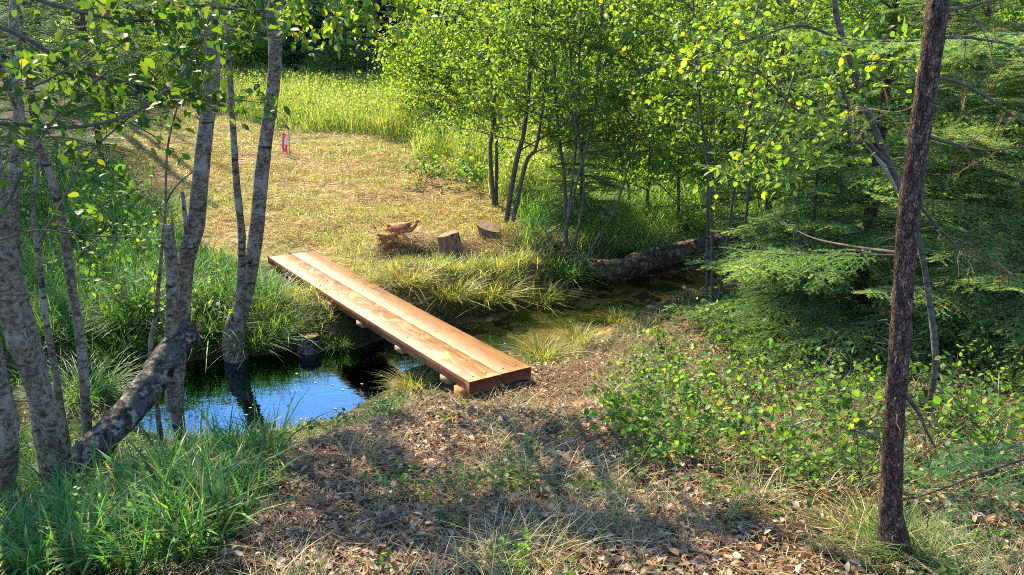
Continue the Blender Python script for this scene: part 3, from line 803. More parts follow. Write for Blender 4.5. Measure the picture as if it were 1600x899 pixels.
# ------------------------------------------------------------------ spruces
def sprigs(mb, A, B, U, nn, nl, nw, C):
    n = len(A); ax_ = B - A; L = np.linalg.norm(ax_, axis=1); d = norm(ax_); s_ = norm(np.cross(d, U)); u = np.cross(s_, d)
    t = (np.arange(nn) + .5) / nn
    t = np.tile(t, (n, 1)) + rng.normal(0, .02, (n, nn))
    ph = rng.uniform(-.35, math.pi + .35, (n, nn)); 
    base = A[:, None] + ax_[:, None] * t[..., None]
    outd = s_[:, None] * np.cos(ph)[..., None] + u[:, None] * (np.sin(ph) * .8)[..., None]
    nd = norm(outd * .75 + d[:, None] * .7)
    ln = nl * rng.uniform(.7, 1.15, (n, nn)) * (1.15 - .35 * t)
    tip = base + nd * ln[..., None]
    wv = norm(np.cross(nd, rng.normal(0, 1, (n, nn, 3)))) * nw / 2
    V = np.stack([base - wv, base + wv, tip], 2).reshape(-1, 3)
    T_ = np.arange(n * nn * 3).reshape(-1, 3)
    Cc = np.repeat(np.repeat(C, nn, 0) * np.exp(rng.normal(0, .12, (n * nn, 1))), 3, 0)
    mb.add(V, None, T_, Cc)

def bough(segs, wood, p0, az, L, el0, droop, st, lat, r0, rr, seg_l=.09, brown=0):
    n = max(6, int(L / .12)); P = [np.array(p0, float)]; el = el0; a = az
    for k in range(n):
        f = k / n; e = el - droop * math.sin(f * math.pi * .75) + .25 * f * f; a += rr.normal(0, .05)
        P.append(P[-1] + np.array([math.cos(a) * math.cos(e), math.sin(a) * math.cos(e), math.sin(e)]) * L / n)
    P = np.array(P); wood.tube(P, np.linspace(r0, .0025, len(P)), 5, 0, cap=False)
    ns = int(L * .85 / st); T_ = norm(np.gradient(P, axis=0))
    for k in range(ns):
        f = .15 + .85 * (k + rr.random() * .6) / ns; i = f * (len(P) - 1); i0 = min(int(i), len(P) - 2); q = P[i0] + (P[i0 + 1] - P[i0]) * (i - i0); t = T_[i0]
        sv = norm(np.cross(t, [0, 0, 1.0]))
        for sg in (-1, 1):
            l = (lat * L * (1.02 - f) * min(1, f * 3 + .3) + .07) * rr.uniform(.7, 1.2)
            d = norm(t * .75 + sv * sg + np.array([0, 0, rr.normal(-.04, .12)])); m_ = max(1, int(l / seg_l)); qq = q.copy()
            for j in range(m_):
                d = norm(d + np.array([0, 0, -.07])); q2 = qq + d * l / m_; segs.append((qq, q2)); 
                if j > 0 and l > .22:
                    for s2 in (-1, 1):
                        d2 = norm(d * .8 + np.cross(d, [0, 0, 1.0]) * s2 * .8); segs.append((qq, qq + d2 * min(seg_l, l * .3)))
                qq = q2
    segs.append((P[-2], P[-1])); segs.append((P[-1], P[-1] + T_[-1] * .06))

def spruce_meshes(H, Rb, nw, z0, seed, st=.07, nn=20, nl=.019, nwd=.0035, cols=((.035, .085, .032),), r0=.07, seg_l=.09, per=6, tiptint=1.25, lat=.42, zfade=99):
    rr = np.random.default_rng(seed); wood = MB(); tr = MB(); segs = []
    tr.tube([np.array([0, 0, -.2]), np.array([0, 0, 0]), np.array([rr.normal(0, .02), 0, H * .5]), np.array([0, 0, H])], [r0 * 1.25, r0, r0 * .55, .008], 10, .08)
    for k in range(nw):
        z = z0 + (H - z0) * (k + rr.random() * .5) / nw; f = (z - z0 * .5) / (H - z0 * .5); L = Rb * (1 - f) ** .75 + .12
        pz = per if z < zfade else max(4, per - 1)
        for j in range(pz):
            bough(segs, wood, (0, 0, z), j * 6.283 / pz + rr.normal(0, .3) + k, L * rr.uniform(.7, 1.15), rr.normal(.12, .14) + .5 * f, rr.uniform(.25, .6), st if z < zfade else st * 2, lat, .012 * (1 - f) + .003, rr, seg_l if z < zfade else seg_l * 1.6)
    A = np.array([s_[0] for s_ in segs]); B = np.array([s_[1] for s_ in segs])
    fo = MB(); C = pal(len(A), cols, None, .15)
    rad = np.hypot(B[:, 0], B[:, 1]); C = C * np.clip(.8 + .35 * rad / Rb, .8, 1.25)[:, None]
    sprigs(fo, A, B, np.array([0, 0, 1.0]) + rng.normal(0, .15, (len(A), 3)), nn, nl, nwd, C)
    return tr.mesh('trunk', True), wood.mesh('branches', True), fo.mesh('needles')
BLUEG = ((.07, .15, .055), (.10, .19, .06), (.055, .12, .055), (.15, .22, .06))
PALEG = ((.14, .24, .10), (.19, .29, .10), (.11, .20, .09), (.24, .31, .09))
DARKG = ((.045, .09, .05), (.065, .12, .055))
def spruce(name, label, ms, loc, rz=0, sc=1, group=None):
    t = thing(name, label, 'tree', loc, group, rz, sc)
    part('trunk', ms[0], M['spruce_bark'], t, False); part('branches', ms[1], M['twig'], t, False); part('foliage', ms[2], M['needle'], t, False); return t
ms_mid = spruce_meshes(5.0, 1.9, 19, .12, 11, .05, 24, .024, .0058, PALEG[:3] + BLUEG[3:] + ((.24, .20, .08),), zfade=3.8, seg_l=.08)
ms_yng = spruce_meshes(2.6, 1.15, 14, .1, 12, .042, 24, .022, .005, BLUEG, r0=.035)
ms_sun = spruce_meshes(4.3, 1.75, 14, .35, 14, .045, 28, .026, .0065, PALEG, zfade=3.8, seg_l=.08, per=5)
ms_tall = spruce_meshes(10.5, 1.9, 28, .25, 15, .1, 14, .03, .009, DARKG, zfade=4.5, seg_l=.12, per=6)
ms_drk = spruce_meshes(5.2, 1.6, 16, .25, 13, .09, 16, .024, .006, DARKG, zfade=3.8, seg_l=.1)
def gp(x_, y_): return (x_, y_, float(height(x_, y_)))
def atg(px, Yd): q = W(px, 450, Yd); return gp(q[0], Yd)
spruce('spruce_tree', 'full green spruce with sunlit boughs behind the reddish trunk', ms_sun, atg(1345, 6.9), .4, 1.0)
spruce('spruce_tree', 'dense spruce filling the right edge of the frame', ms_mid, atg(1590, 6.0), 2.2, .85)
spruce('spruce_tree', 'dark shaded spruce behind the bright bushes right of the creek log', ms_drk, atg(1190, 10.4), 1.0, .8)
spruce('spruce_tree', 'taller spruce behind the spruces at right', ms_sun, atg(1480, 9.0), 4.0, 1.0)
spruce('young_spruce', 'low young spruce with pale green fan boughs beside the creek log end', ms_yng, atg(1260, 6.7), .7, .82)
spruce('young_spruce', 'small dark spruce standing in shade behind the thin alder stems', ms_yng, atg(905, 12.0), 3.0, .8)
spruce('spruce_tree', 'dark spruce at the left edge beyond the grassy bank', ms_tall, atg(95, 15), 1.9, 1.0)
spruce('spruce_tree', 'dark spruce right behind the slim crooked trunk beyond the left bank', ms_tall, atg(185, 17), 4.4, .85)
spruce('spruce_tree', 'tall dark spruce behind the shaded left end of the meadow', ms_tall, atg(225, 26), .9, 1.0)
spruce('spruce_tree', 'dark spruce right of the tall one beyond the left end of the meadow', ms_tall, atg(318, 29), 2.9, .95)
spruce('spruce_tree', 'second dark spruce behind the left edge of the meadow', ms_tall, atg(-10, 12.0), .2, .95)

# near hanging spruce bough at lower right
def loose_bough(name, label, p0, az, L, el0, droop, lat=.42, seed=1, cols=BLUEG, nn=26, st=.045, nl=.019, nw=.0028):
    rr = np.random.default_rng(seed); segs = []; wd = MB(); bough(segs, wd, p0, az, L, el0, droop, st, lat, .008, rr, .06)
    A = np.array([s_[0] for s_ in segs]); B = np.array([s_[1] for s_ in segs]); fo = MB()
    sprigs(fo, A, B, np.array([0, 0, 1.0]) + rng.normal(0, .15, (len(A), 3)), nn, nl, nw, pal(len(A), cols, None, .12))
    t = thing(name, label, 'branch', p0); part('stem', wd.mesh('stem', True), M['twig'], t); part('needles', fo.mesh('needles'), M['needle'], t); return t
TEAL = ((.06, .16, .085), (.08, .19, .09), (.05, .13, .075))
loose_bough('spruce_bough', 'bluish spruce bough reaching in low at the lower right edge', W(1720, 690, 2.9), R(192), .85, -.1, .3, .5, 5, TEAL)
loose_bough('spruce_bough', 'green spruce bough hanging in the upper right corner', W(1750, 60, 3.4), R(175), 1.1, .1, .25, .42, 6, PALEG)
loose_bough('spruce_bough', 'dark spruce tip hanging from the top edge above the slender stem', W(1210, -140, 4.0), R(250), .75, -.7, .2, .4, 7, ((.04, .09, .04),))
loose_bough('spruce_bough', 'pale green lit spruce bough tip lying above the snowberry bushes', W(1420, 400, 5.0), R(172), 1.1, -.02, .15, .45, 8, ((.10, .20, .06), (.13, .23, .07)))

# reddish spruce trunk in front with dead branches
pb = at(1397, 868); Yb = float(pb[1])
T = Tree(8)
P, r = path([(1397, 868, Yb, 50), (1392, 800, Yb, 40), (1393, 740, Yb, 38), (1398, 640, Yb, 36), (1406, 540, Yb, 37), (1412, 440, Yb, 37), (1421, 330, Yb, 40), (1438, 200, Yb, 38), (1456, 80, Yb, 38), (1468, -20, Yb, 38), (1474, -90, Yb, 36)])
P, r = extend(P, r, 6.5, .02); r[0] *= 1.25; P, r = sink(P, r, .12, 1.6)
Q = catmull(P, 8); T.wood.tube(Q, r, 20, .16, seed=4)
rr = np.random.default_rng(5)
for k in range(90):
    i = int(rr.uniform(6, 75)); i = min(i, len(Q) - 1); a = rr.uniform(0, 6.28); d = np.array([math.cos(a), math.sin(a), rr.uniform(-.2, .5)])
    T.branch(Q[i] + d * [1, 1, 0] * .045, d, rr.uniform(.02, .09), .003, .3, 0, 4, 3)
E_dead = [([(1450, 62, 0), (1500, 58, .2), (1560, 66, .4), (1640, 80, .6)], 7), ([(1440, 118, 0), (1500, 130, .1), (1560, 165, .3), (1640, 225, .4)], 6),
          ([(1428, 208, 0), (1490, 225, .1), (1550, 235, .2), (1640, 222, .3)], 6), ([(1420, 300, 0), (1470, 360, .2), (1520, 400, .4), (1600, 420, .6)], 5),
          ([(1408, 610, 0), (1432, 640, .0), (1448, 675, .1), (1462, 700, .1)], 9), ([(1404, 395, 0), (1330, 385, .3), (1270, 372, .6), (1225, 350, .8)], 6),
          ([(1395, 670, 0), (1360, 668, -.05), (1325, 672, -.1)], 4), ([(1462, 20, 0), (1520, 8, .2), (1600, -10, .3)], 7), ([(1440, 160, 0), (1400, 175, .4), (1330, 165, .8)], 4)]
dead_pts = []
for pts, w in E_dead:
    P_ = catmull([W(a, b, Yb + d) for a, b, d in pts], 6); T.twig.tube(P_, np.linspace(w, w * .35, len(P_)) / 2 / F_PX * Yb, 6, .1, cap=False)
    for k in range(9):
        q = P_[rr.integers(4, len(P_))]; B_ = T.branch(q, rr.normal(0, .6, 3) + [.3, 0, -.5], rr.uniform(.08, .28), .002, .4, 0, 4, 5); dead_pts.append(B_)
redt = T.build('spruce_tree', 'slender reddish brown bare trunk with dead twigs in the right foreground', 'tree', pb, 'spruce_bark')
segs = []
for B_ in dead_pts:
    if B_[0][0] < Q[40][0] or rr.random() < .35: continue
    for k in range(len(B_) - 1): segs.append((B_[k], B_[k + 1]))
A = np.array([s_[0] for s_ in segs]); B = np.array([s_[1] for s_ in segs]); fo = MB()
sprigs(fo, A, B, np.array([0, 0, 1.0]) + rng.normal(0, .2, (len(A), 3)), 14, .016, .0022, pal(len(A), [(.22, .15, .06), (.12, .12, .05)], None, .2))
part('dry_needles', fo.mesh('dry_needles'), M['needle'], redt)

# slender curving alder stem left of it with pale dead side stems
T = Tree(9)
P, r = path([(1462, 560, 4.6, 13), (1452, 470, 4.6, 13), (1438, 385, 4.6, 13), (1412, 305, 4.55, 14), (1385, 245, 4.5, 15), (1352, 165, 4.5, 15), (1330, 100, 4.5, 14), (1308, 30, 4.5, 13), (1298, -30, 4.5, 12)])
r = [v * .85 for v in r]; P, r = extend(P, r, 5.5, .01, (-.3, .8)); P, r = sink(P, r, .25); Q = T.stem(P, r, 10)
T.crown(Q, 3.45, 14, 1.7, .014, 8, .5, .036, .3, out=(-.5, .4, 0))
for pts, w in (([(1395, 262, 4.5), (1350, 215, 4.4), (1320, 150, 4.3), (1290, 80, 4.3)], 8), ([(1355, 178, 4.5), (1310, 165, 4.4), (1250, 175, 4.3), (1190, 118, 4.3), (1120, 110, 4.3)], 5),
               ([(1345, 172, 4.5), (1280, 160, 4.6), (1200, 120, 4.8), (1100, 60, 5.0)], 5), ([(1310, 60, 4.5), (1250, 40, 4.4), (1180, 60, 4.3), (1090, 90, 4.2)], 5),
               ([(1330, 100, 4.5), (1380, 95, 4.4), (1420, 100, 4.4)], 4), ([(1240, 120, 4.4), (1215, 190, 4.3), (1175, 245, 4.3), (1130, 270, 4.3)], 4), ([(1375, 190, 4.5), (1300, 215, 4.2), (1240, 260, 4.0)], 4)):
    P_ = catmull([W(*q) for q in pts], 6); T.twig.tube(P_, np.linspace(w, w * .3, len(P_)) / 2 / F_PX * 4.5, 6, .1, cap=False)
    T.spray(P_, 13, .26, .0022, .036, .15, .3, 2)
T.build('alder_tree', 'slender dark alder stem curving up left beside the reddish trunk', 'tree', W(1462, 560, 4.6), 'thin', cols=BRIGHT, size=(.034, .052))
T = Tree(10)
P, r = path([(1405, 300, 4.75, 9), (1375, 250, 4.7, 11), (1335, 195, 4.7, 9), (1315, 160, 4.7, 7), (1285, 75, 4.7, 5)]); T.wood.tube(catmull(P, 6), r, 8, .08)
P, r = path([(1462, 590, 4.75, 7), (1455, 500, 4.75, 9), (1440, 400, 4.75, 9), (1405, 300, 4.75, 9)]); T.wood.tube(catmull(P, 6), r, 8, .08)
T.build('dead_sapling', 'pale bleached dead stem crossing the dark slender alder stem', 'sapling', W(1462, 590, 4.75), 'palebark')

# ------------------------------------------------------------------ alder shrubs and bushes in the middle
TALL = {22: (4.1, 30, 2.7, .02, 11, .8, .03)}
def shrub(seed, name, label, stems, nb, Lb, nt, Lt, step, cols, size, z0, out=None, woodm='thin', L1=None, extra=None, group=None, cull=True, cullfn=None):
    T = Tree(seed); base = None
    for pts, top in stems:
        P, r = path(pts); r = [v * .72 for v in r]
        if base is None: base = P[0].copy()
        g = float(height(P[0][0], P[0][1]))
        P[0] = np.array([P[0][0], P[0][1], min(P[0][2], g)])
        P, r = extend(P, r, top, .006); P, r = sink(P, r); Q = T.stem(P, r, 8)
        T.crown(Q, z0, nb, Lb, .012, nt, Lt, step, .3, out=out, L1=L1)
        if seed in TALL and top > 8: T.crown(Q, *TALL[seed], .2, out=(0, .1, 0))
    return T.build(name, label, 'shrub' if 'shrub' in name or 'bush' in name else 'tree', base, woodm, size, cols, group=group, cull=cull, cullfn=cullfn)
# stems behind the leaning stump: (px,py,Y,w)
shrub(21, 'alder_tree', 'young alder with two thin twisted stems at the edge of the mown grass',
      [([(772, 285, 13, 12), (766, 240, 13, 10), (770, 190, 13, 9), (765, 120, 13, 8), (760, 40, 13, 7), (752, -20, 13, 6)], 6.0),
       ([(775, 285, 13.1, 10), (776, 220, 13.1, 9), (772, 160, 13.1, 8), (790, 60, 13.1, 7)], 5.5)], 24, 1.5, 10, .45, .026, BRIGHT, (.045, .07), 1.6, out=(-.15, 0, 0))
shrub(22, 'alder_tree', 'leaning many stemmed alder rising from the far bank above the leaning stump',
      [([(790, 300, 11.5, 14), (805, 260, 11.5, 13), (818, 210, 11.5, 12), (825, 150, 11.5, 10), (832, 60, 11.5, 11), (836, -20, 11.5, 10)], 9.0),
       ([(800, 305, 11.4, 12), (822, 255, 11.3, 11), (838, 230, 11.3, 8), (850, 150, 11.3, 7)], 4.5),
       ([(885, 330, 11.2, 11), (882, 280, 11.2, 9), (872, 200, 11.2, 8), (865, 80, 11.2, 7)], 5.0)], 22, 1.35, 9, .42, .028, BRIGHT[:4] + GREENS[:2], (.045, .068), 1.55)
shrub(23, 'alder_tree', 'spray of thin dark alder stems fanning up beside the creek log',
      [([(884, 398, 10.3, 9), (888, 340, 10.3, 8), (908, 260, 10.3, 7), (928, 180, 10.3, 7), (938, 60, 10.3, 7)], 6.0),
       ([(888, 400, 10.2, 9), (905, 350, 10.2, 8), (912, 280, 10.3, 6), (898, 180, 10.3, 5)], 4.2),
       ([(896, 402, 10.1, 7), (935, 370, 10.1, 6), (960, 330, 10.1, 5), (985, 250, 10.2, 4)], 3.6),
       ([(880, 396, 10.4, 7), (892, 300, 10.4, 6), (900, 220, 10.5, 6), (905, 100, 10.5, 6)], 5)], 18, 1.05, 8, .38, .03, GREENS + BRIGHT[:1], (.04, .06), 1.6)
shrub(24, 'alder_bush', 'bright leafy bush wall right of the thin dark stems',
      [([(1010, 345, 12.5, 9), (1015, 250, 12.5, 8), (1020, 120, 12.5, 7), (1010, 0, 12.5, 6)], 6.5), ([(1060, 345, 12.2, 9), (1062, 220, 12.2, 7), (1075, 80, 12.2, 6)], 5.5),
       ([(985, 330, 13, 8), (975, 200, 13, 7), (970, 60, 13, 6)], 5.5)], 34, 1.35, 11, .45, .026, BRIGHT, (.045, .065), .55)
shrub(25, 'alder_bush', 'broad leafy bush between the bright bush wall and the sunlit spruce',
      [([(1110, 370, 9.6, 9), (1108, 250, 9.6, 8), (1120, 120, 9.6, 7), (1130, 0, 9.6, 6)], 5.5), ([(1160, 380, 9.4, 8), (1175, 260, 9.4, 7), (1200, 120, 9.4, 6)], 5.0)], 28, 1.3, 10, .42, .026, BRIGHT + GREENS, (.04, .06), 1.2)

shrub(26, 'alder_bush', 'round leaved bright bush in front of the dark shaded spruce',
      [([(1120, 385, 8.2, 9), (1110, 300, 8.2, 8), (1095, 180, 8.2, 7), (1085, 60, 8.2, 6)], 4.6), ([(1128, 385, 8.1, 8), (1150, 280, 8.1, 7), (1175, 160, 8.0, 6), (1190, 40, 8.0, 6)], 4.6)], 20, .95, 9, .38, .03, BRIGHT, (.045, .068), 1.7)
# ------------------------------------------------------------------ backdrop trees
def far_broad(seed, H, Rr, n, cols, size, z0=.3):
    rr = np.random.default_rng(seed); T = Tree(seed); T.cullw = False
    P = [np.array([0, 0, -.3]), np.array([rr.normal(0, .1), 0, H * .4]), np.array([rr.normal(0, .3), rr.normal(0, .3), H * .8])]; T.stem(P, [.11, .08, .02], 8)
    cl = 120; c = np.stack([rr.normal(0, 1, cl), rr.normal(0, 1, cl), rr.normal(0, 1, cl)], -1); c = norm(c) * (rr.random((cl, 1)) ** .4)
    c = c * [Rr, Rr, (H - z0) / 2] + [0, 0, z0 + (H - z0) / 2]
    for q in c[:50]: T.branch([0, 0, max(.4, q[2] - Rr * .6)], q - np.array([0, 0, max(.4, q[2] - Rr * .6)]), np.linalg.norm(q - np.array([0, 0, max(.4, q[2] - Rr * .6)])), .02, 0, 0, 4, 5, .05)
    k = rr.integers(0, cl, n); p = c[k] + rr.normal(0, 1, (n, 3)) * [Rr * .17, Rr * .17, Rr * .12]; p = p[p[:, 2] > .1]
    mb = MB(); n = len(p); C = pal(n, cols) ; add_leaves(mb, p, rr.normal(0, 1, (n, 3)), rr.normal(0, .6, (n, 3)) + [0, 0, .7], rr.uniform(*size, n), C, .75)
    return T.wood.mesh('trunk', True), T.twig.mesh('branches', True), mb.mesh('crown')
fb = [far_broad(51, 7.5, 2.3, 15000, BRIGHT, (.07, .12)), far_broad(52, 6.5, 2.4, 14000, GREENS, (.07, .12)), far_broad(53, 2.6, 1.3, 6500, BRIGHT, (.05, .09), .05)]
def put_broad(i, loc, rz, sc, label, group, nm='broadleaf_tree', cat='tree'):
    t = thing(nm, label, cat, loc, group, rz, sc); part('trunk', fb[i][0], M['alder'], t, False); part('branches', fb[i][1], M['twig'], t, False); part('crown', fb[i][2], M['leaf'], t, False); return t
rr = np.random.default_rng(77)
ms_far = [spruce_meshes(11, 2.4, 26, .1, 61, .15, 9, .09, .035, ((.045, .09, .065), (.06, .12, .085)), r0=.13, seg_l=.2, per=7), spruce_meshes(9, 2.2, 22, .1, 62, .15, 9, .09, .035, ((.05, .10, .06), (.075, .14, .085)), r0=.11, seg_l=.2, per=7)]
G1 = 'dark conifers along the far forest edge'
L1_ = 'dark conifer standing in the forest edge beyond the meadow'
for k, a in enumerate(np.linspace(-38, 34, 27)):
    Yd = 37 + rr.uniform(-1.5, 3); x_ = Yd * math.tan(R(a)) 
    spruce('conifer_tree', L1_, ms_far[k % 2], gp(x_, Yd), rr.uniform(0, 6), rr.uniform(.85, 1.08), G1)
for k, a in enumerate(np.linspace(-40, 38, 22)):
    Yd = 47 + rr.uniform(-2, 4); x_ = Yd * math.tan(R(a))
    spruce('conifer_tree', L1_, ms_far[(k + 1) % 2], gp(x_, Yd), rr.uniform(0, 6), rr.uniform(1.0, 1.2), G1)
for k, a in enumerate(np.linspace(-19, 1, 13)):
    Yd = 34.5 + rr.uniform(-1.2, 1.5); x_ = Yd * math.tan(R(a)); spruce('conifer_tree', L1_, ms_far[k % 2], gp(x_, Yd), rr.uniform(0, 6), rr.uniform(.55, .72), G1)
G2 = 'leafy trees behind the bushes at right'
for k, (px, Yd, i_, sc) in enumerate([(690, 21, 2, 1.2), (880, 18, 0, .6), (960, 17, 1, .65), (1040, 16.5, 0, .55), (1120, 15, 1, .6), (1220, 14, 0, .5), (1300, 14, 1, .58), (1400, 14, 0, .52), (1520, 14, 1, .6), (1620, 13, 0, .5), (1000, 22, 0, 1), (1180, 22, 1, 1), (840, 24, 1, 1), (1400, 20, 0, 1)]):
    if i_ == 2: put_broad(2, atg(px, Yd), rr.uniform(0, 6), sc, 'low leafy bush at the right end of the tall grass band', None, 'leafy_bush', 'shrub')
    else: put_broad(i_, atg(px, Yd), rr.uniform(0, 6), sc, 'leafy tree standing behind the bushes at the right', G2)
G3 = 'pale bushes in front of the far forest'
for px, Yd, sc in [(330, 30, 1.0), (250, 27, 1.0), (400, 32, 1.2), (470, 33, .6), (520, 32, .5), (180, 24, 1.0), (560, 31, .7), (650, 30, .8)]:
    put_broad(2, atg(px, Yd), rr.uniform(0, 6), sc, 'small leafy bush in front of the far forest edge', G3, 'leafy_bush', 'shrub')
spruce('spruce_tree', 'blue green conifer in front of the far forest right of the forked alder', ms_far[1], atg(560, 31), 1.0, .6)
spruce('spruce_tree', 'smaller blue green conifer left of it at the far meadow end', ms_far[0], atg(500, 33), 2.0, .5)
put_broad(0, atg(450, 34), 1.0, .7, 'sunlit pale green tree at the far end of the meadow', None)
# bare tree trunks dark in the forest
for px, Yd, w in [(598, 34, .45), (612, 36, .35), (590, 38, .3), (176, 24, .25), (182, 26, .2)]:
    q = atg(px, Yd); mb = MB(); mb.tube([np.array(q) - [0, 0, .2], np.array(q) + [.1, 0, 5], np.array(q) + [.15, 0, 11]], [w * .55, w * .45, .05], 10, .06)
    t = thing('conifer_tree', 'bare dark trunk standing in the shaded forest edge', 'tree', q, 'bare dark trunks in the forest'); part('trunk', mb.mesh('trunk', True), M['spruce_bark'], t)

# ------------------------------------------------------------------ stumps, root, log
def stump(name, label, pb, r0, r1, h, lean=(0, 0), cut=(0, 0), bark='stumpwood', seed=0, flare=1.3):
    t = thing(name, label, 'stump', pb)
    n, seg = 12, 28; a = np.linspace(0, 2 * math.pi, seg, endpoint=False); V = []
    rr = np.random.default_rng(seed); lob = 1 + .08 * np.cos(a * 3 + seed) + .06 * np.cos(a * 5 + 2 * seed) + rr.normal(0, .018, seg)
    for k in range(n):
        f = k / (n - 1); rad = (r1 + (r0 - r1) * (1 - f) ** 2.2) * lob * (1 + .04 * rr.normal(0, 1, seg) * .5)
        c = np.array([lean[0] * f, lean[1] * f, -.06 + (h + .06) * f])
        V.append(np.stack([c[0] + rad * np.cos(a), c[1] + rad * np.sin(a), c[2] + f * (cut[0] * np.cos(a) + cut[1] * np.sin(a))], -1))
    V = np.vstack(V) + pb; i = np.arange(n - 1)[:, None] * seg; j = np.arange(seg)[None]; j2 = (j + 1) % seg
    mb = MB(); mb.add(V, np.stack([i + j, i + j2, i + seg + j2, i + seg + j], -1).reshape(-1, 4)); part('bark', mb.mesh('bark'), M[bark], t)
    top = V[-seg:]; c = top.mean(0); mb = MB(); ring = []
    for s_ in (1, .66, .33): ring.append(c + (top - c) * s_ + [0, 0, 0.002 + (1 - s_) * .006])
    VV = np.vstack(ring + [c[None] + [0, 0, .008]]); i = np.arange(2)[:, None] * seg
    mb.add(VV, np.stack([i + j, i + j2, i + seg + j2, i + seg + j], -1).reshape(-1, 4), np.stack([2 * seg + np.arange(seg), 2 * seg + (np.arange(seg) + 1) % seg, np.full(seg, 3 * seg)], -1))
    part('cut_face', mb.mesh('cut_face'), M['cutwood'], t); return t
q = at(708, 402); stump('tree_stump', 'upright weathered stump with a slanted cut top on the mown bank', q, .21, .13, .30, (-.06, 0), (.035, 0), seed=1)
q = at(775, 372); stump('tree_stump', 'half buried stump tilted left beside the alder stems', q, .20, .16, .16, (-.10, -.02), (-.05, 0.03), seed=2)
q = at(483, 548); stump('tree_stump', 'small dark round stump at the pool edge under the bridge end', q, .14, .10, .15, (.01, 0), (0, -.01), 'log', seed=3)
q = at(958, 785); stump('tree_stump', 'tiny cut stub in the leaf litter of the path', q, .022, .018, .03, (0, 0), (0, 0), 'log', seed=4)
# root clump
q = at(628, 392); root = thing('root_clump', 'curled orange rotten roots on a mound of straw', 'driftwood', q)
def sheet(c, r, L, az, a0, a1, tilt, th=.018, seed=0):
    n, m_ = 18, 12; rr = np.random.default_rng(seed); V = []
    ax_ = np.array([math.cos(az) * math.cos(tilt), math.sin(az) * math.cos(tilt), math.sin(tilt)]); s_ = norm(np.cross(ax_, [0, 0, 1.0])); u = np.cross(s_, ax_)
    for side in (0, 1):
        for k in range(m_):
            for j in range(n):
                f = k / (m_ - 1); a = a0 + (a1 - a0) * j / (n - 1); rad = r * (1 - .25 * f) * (1 + .16 * math.sin(a * 2.3 + f * 3 + seed)) - side * th; ee = .03 * math.sin(j * 1.9 + seed) * (k in (0, m_ - 1))
                V.append(c + ax_ * (L * (f - .5) + ee) + (s_ * math.cos(a) + u * math.sin(a)) * rad)
    mb = MB(); Q = []
    for k in range(m_ - 1):
        for j in range(n - 1):
            b_ = k * n + j; Q.append([b_, b_ + 1, b_ + n + 1, b_ + n]); b_ += n * m_; Q.append([b_, b_ + n, b_ + n + 1, b_ + 1])
    o_ = n * m_
    for k in range(m_ - 1):
        for j in (0, n - 1): b_ = k * n + j; Q.append([b_, b_ + n, b_ + n + o_, b_ + o_])
    for j in range(n - 1):
        for k in (0, m_ - 1): b_ = k * n + j; Q.append([b_, b_ + 1, b_ + 1 + o_, b_ + o_])
    mb.add(V, Q); return mb.mesh('bark_curl', True)
q = np.array(q)
part('bark_curl', sheet(q + [-.02, 0, .27], .095, .26, R(10), .3, 3.6, .05, seed=1), M['rotwood'], root)
part('bark_curl', sheet(q + [-.17, -.05, .14], .085, .22, R(35), .2, 3.4, -.05, seed=4), M['rotwood'], root)
for pts, r in (([(-.28, -.1, .08), (-.12, -.05, .2), (.02, -.04, .26), (.12, -.02, .27), (.2, 0, .34)], [.02, .028, .032, .03, .02]),
               ([(.1, -.02, .25), (.17, .02, .30), (.21, .0, .38), (.24, .01, .37)], [.025, .02, .022, .012]),
               ([(0, -.06, .24), (.08, -.1, .18), (.12, -.12, .05)], [.02, .018, .012]), ([(-.1, 0, .22), (-.18, -.02, .28), (-.2, -.01, .24)], [.02, .015, .01])):
    mb = MB(); mb.tube(catmull([q + np.array(p_) for p_ in pts], 6), r, 8, .3); part('root', mb.mesh('root', True), M['rotwood'], root)
# fallen log across the creek
T = Tree(31); a_, b_ = at(915, 402), at(1110, 395)
P = catmull([np.array([a_[0] - .1, a_[1] - .2, .2]), np.array([a_[0] + .4, a_[1] - .3, .2]), (a_ + b_) / 2 * [1, 1, 0] + [0, -.35, .25], np.array([b_[0], b_[1] - .3, .33]), np.array([b_[0] + .8, b_[1] - .2, .45])], 8)
mb = MB(); mb.tube(P, [.11, .14, .155, .16, .16], 18, .22, seed=5)
lg = thing('fallen_log', 'dark decaying log lying across the creek at the right', 'log', a_); part('bark', mb.mesh('bark', True), M['deadlog'], lg)
for k in (0, 1, 2):
    mb = MB(); s_ = P[8 + 7 * k]; mb.tube(catmull([s_ + [0, -.1, .08], s_ + [.05, -.2, .2 + .05 * k], s_ + [.09, -.26, .24 + .1 * k]], 4), [.02, .012, .004], 6, .1); part('branch_stub', mb.mesh('branch_stub', True), M['log'], lg)

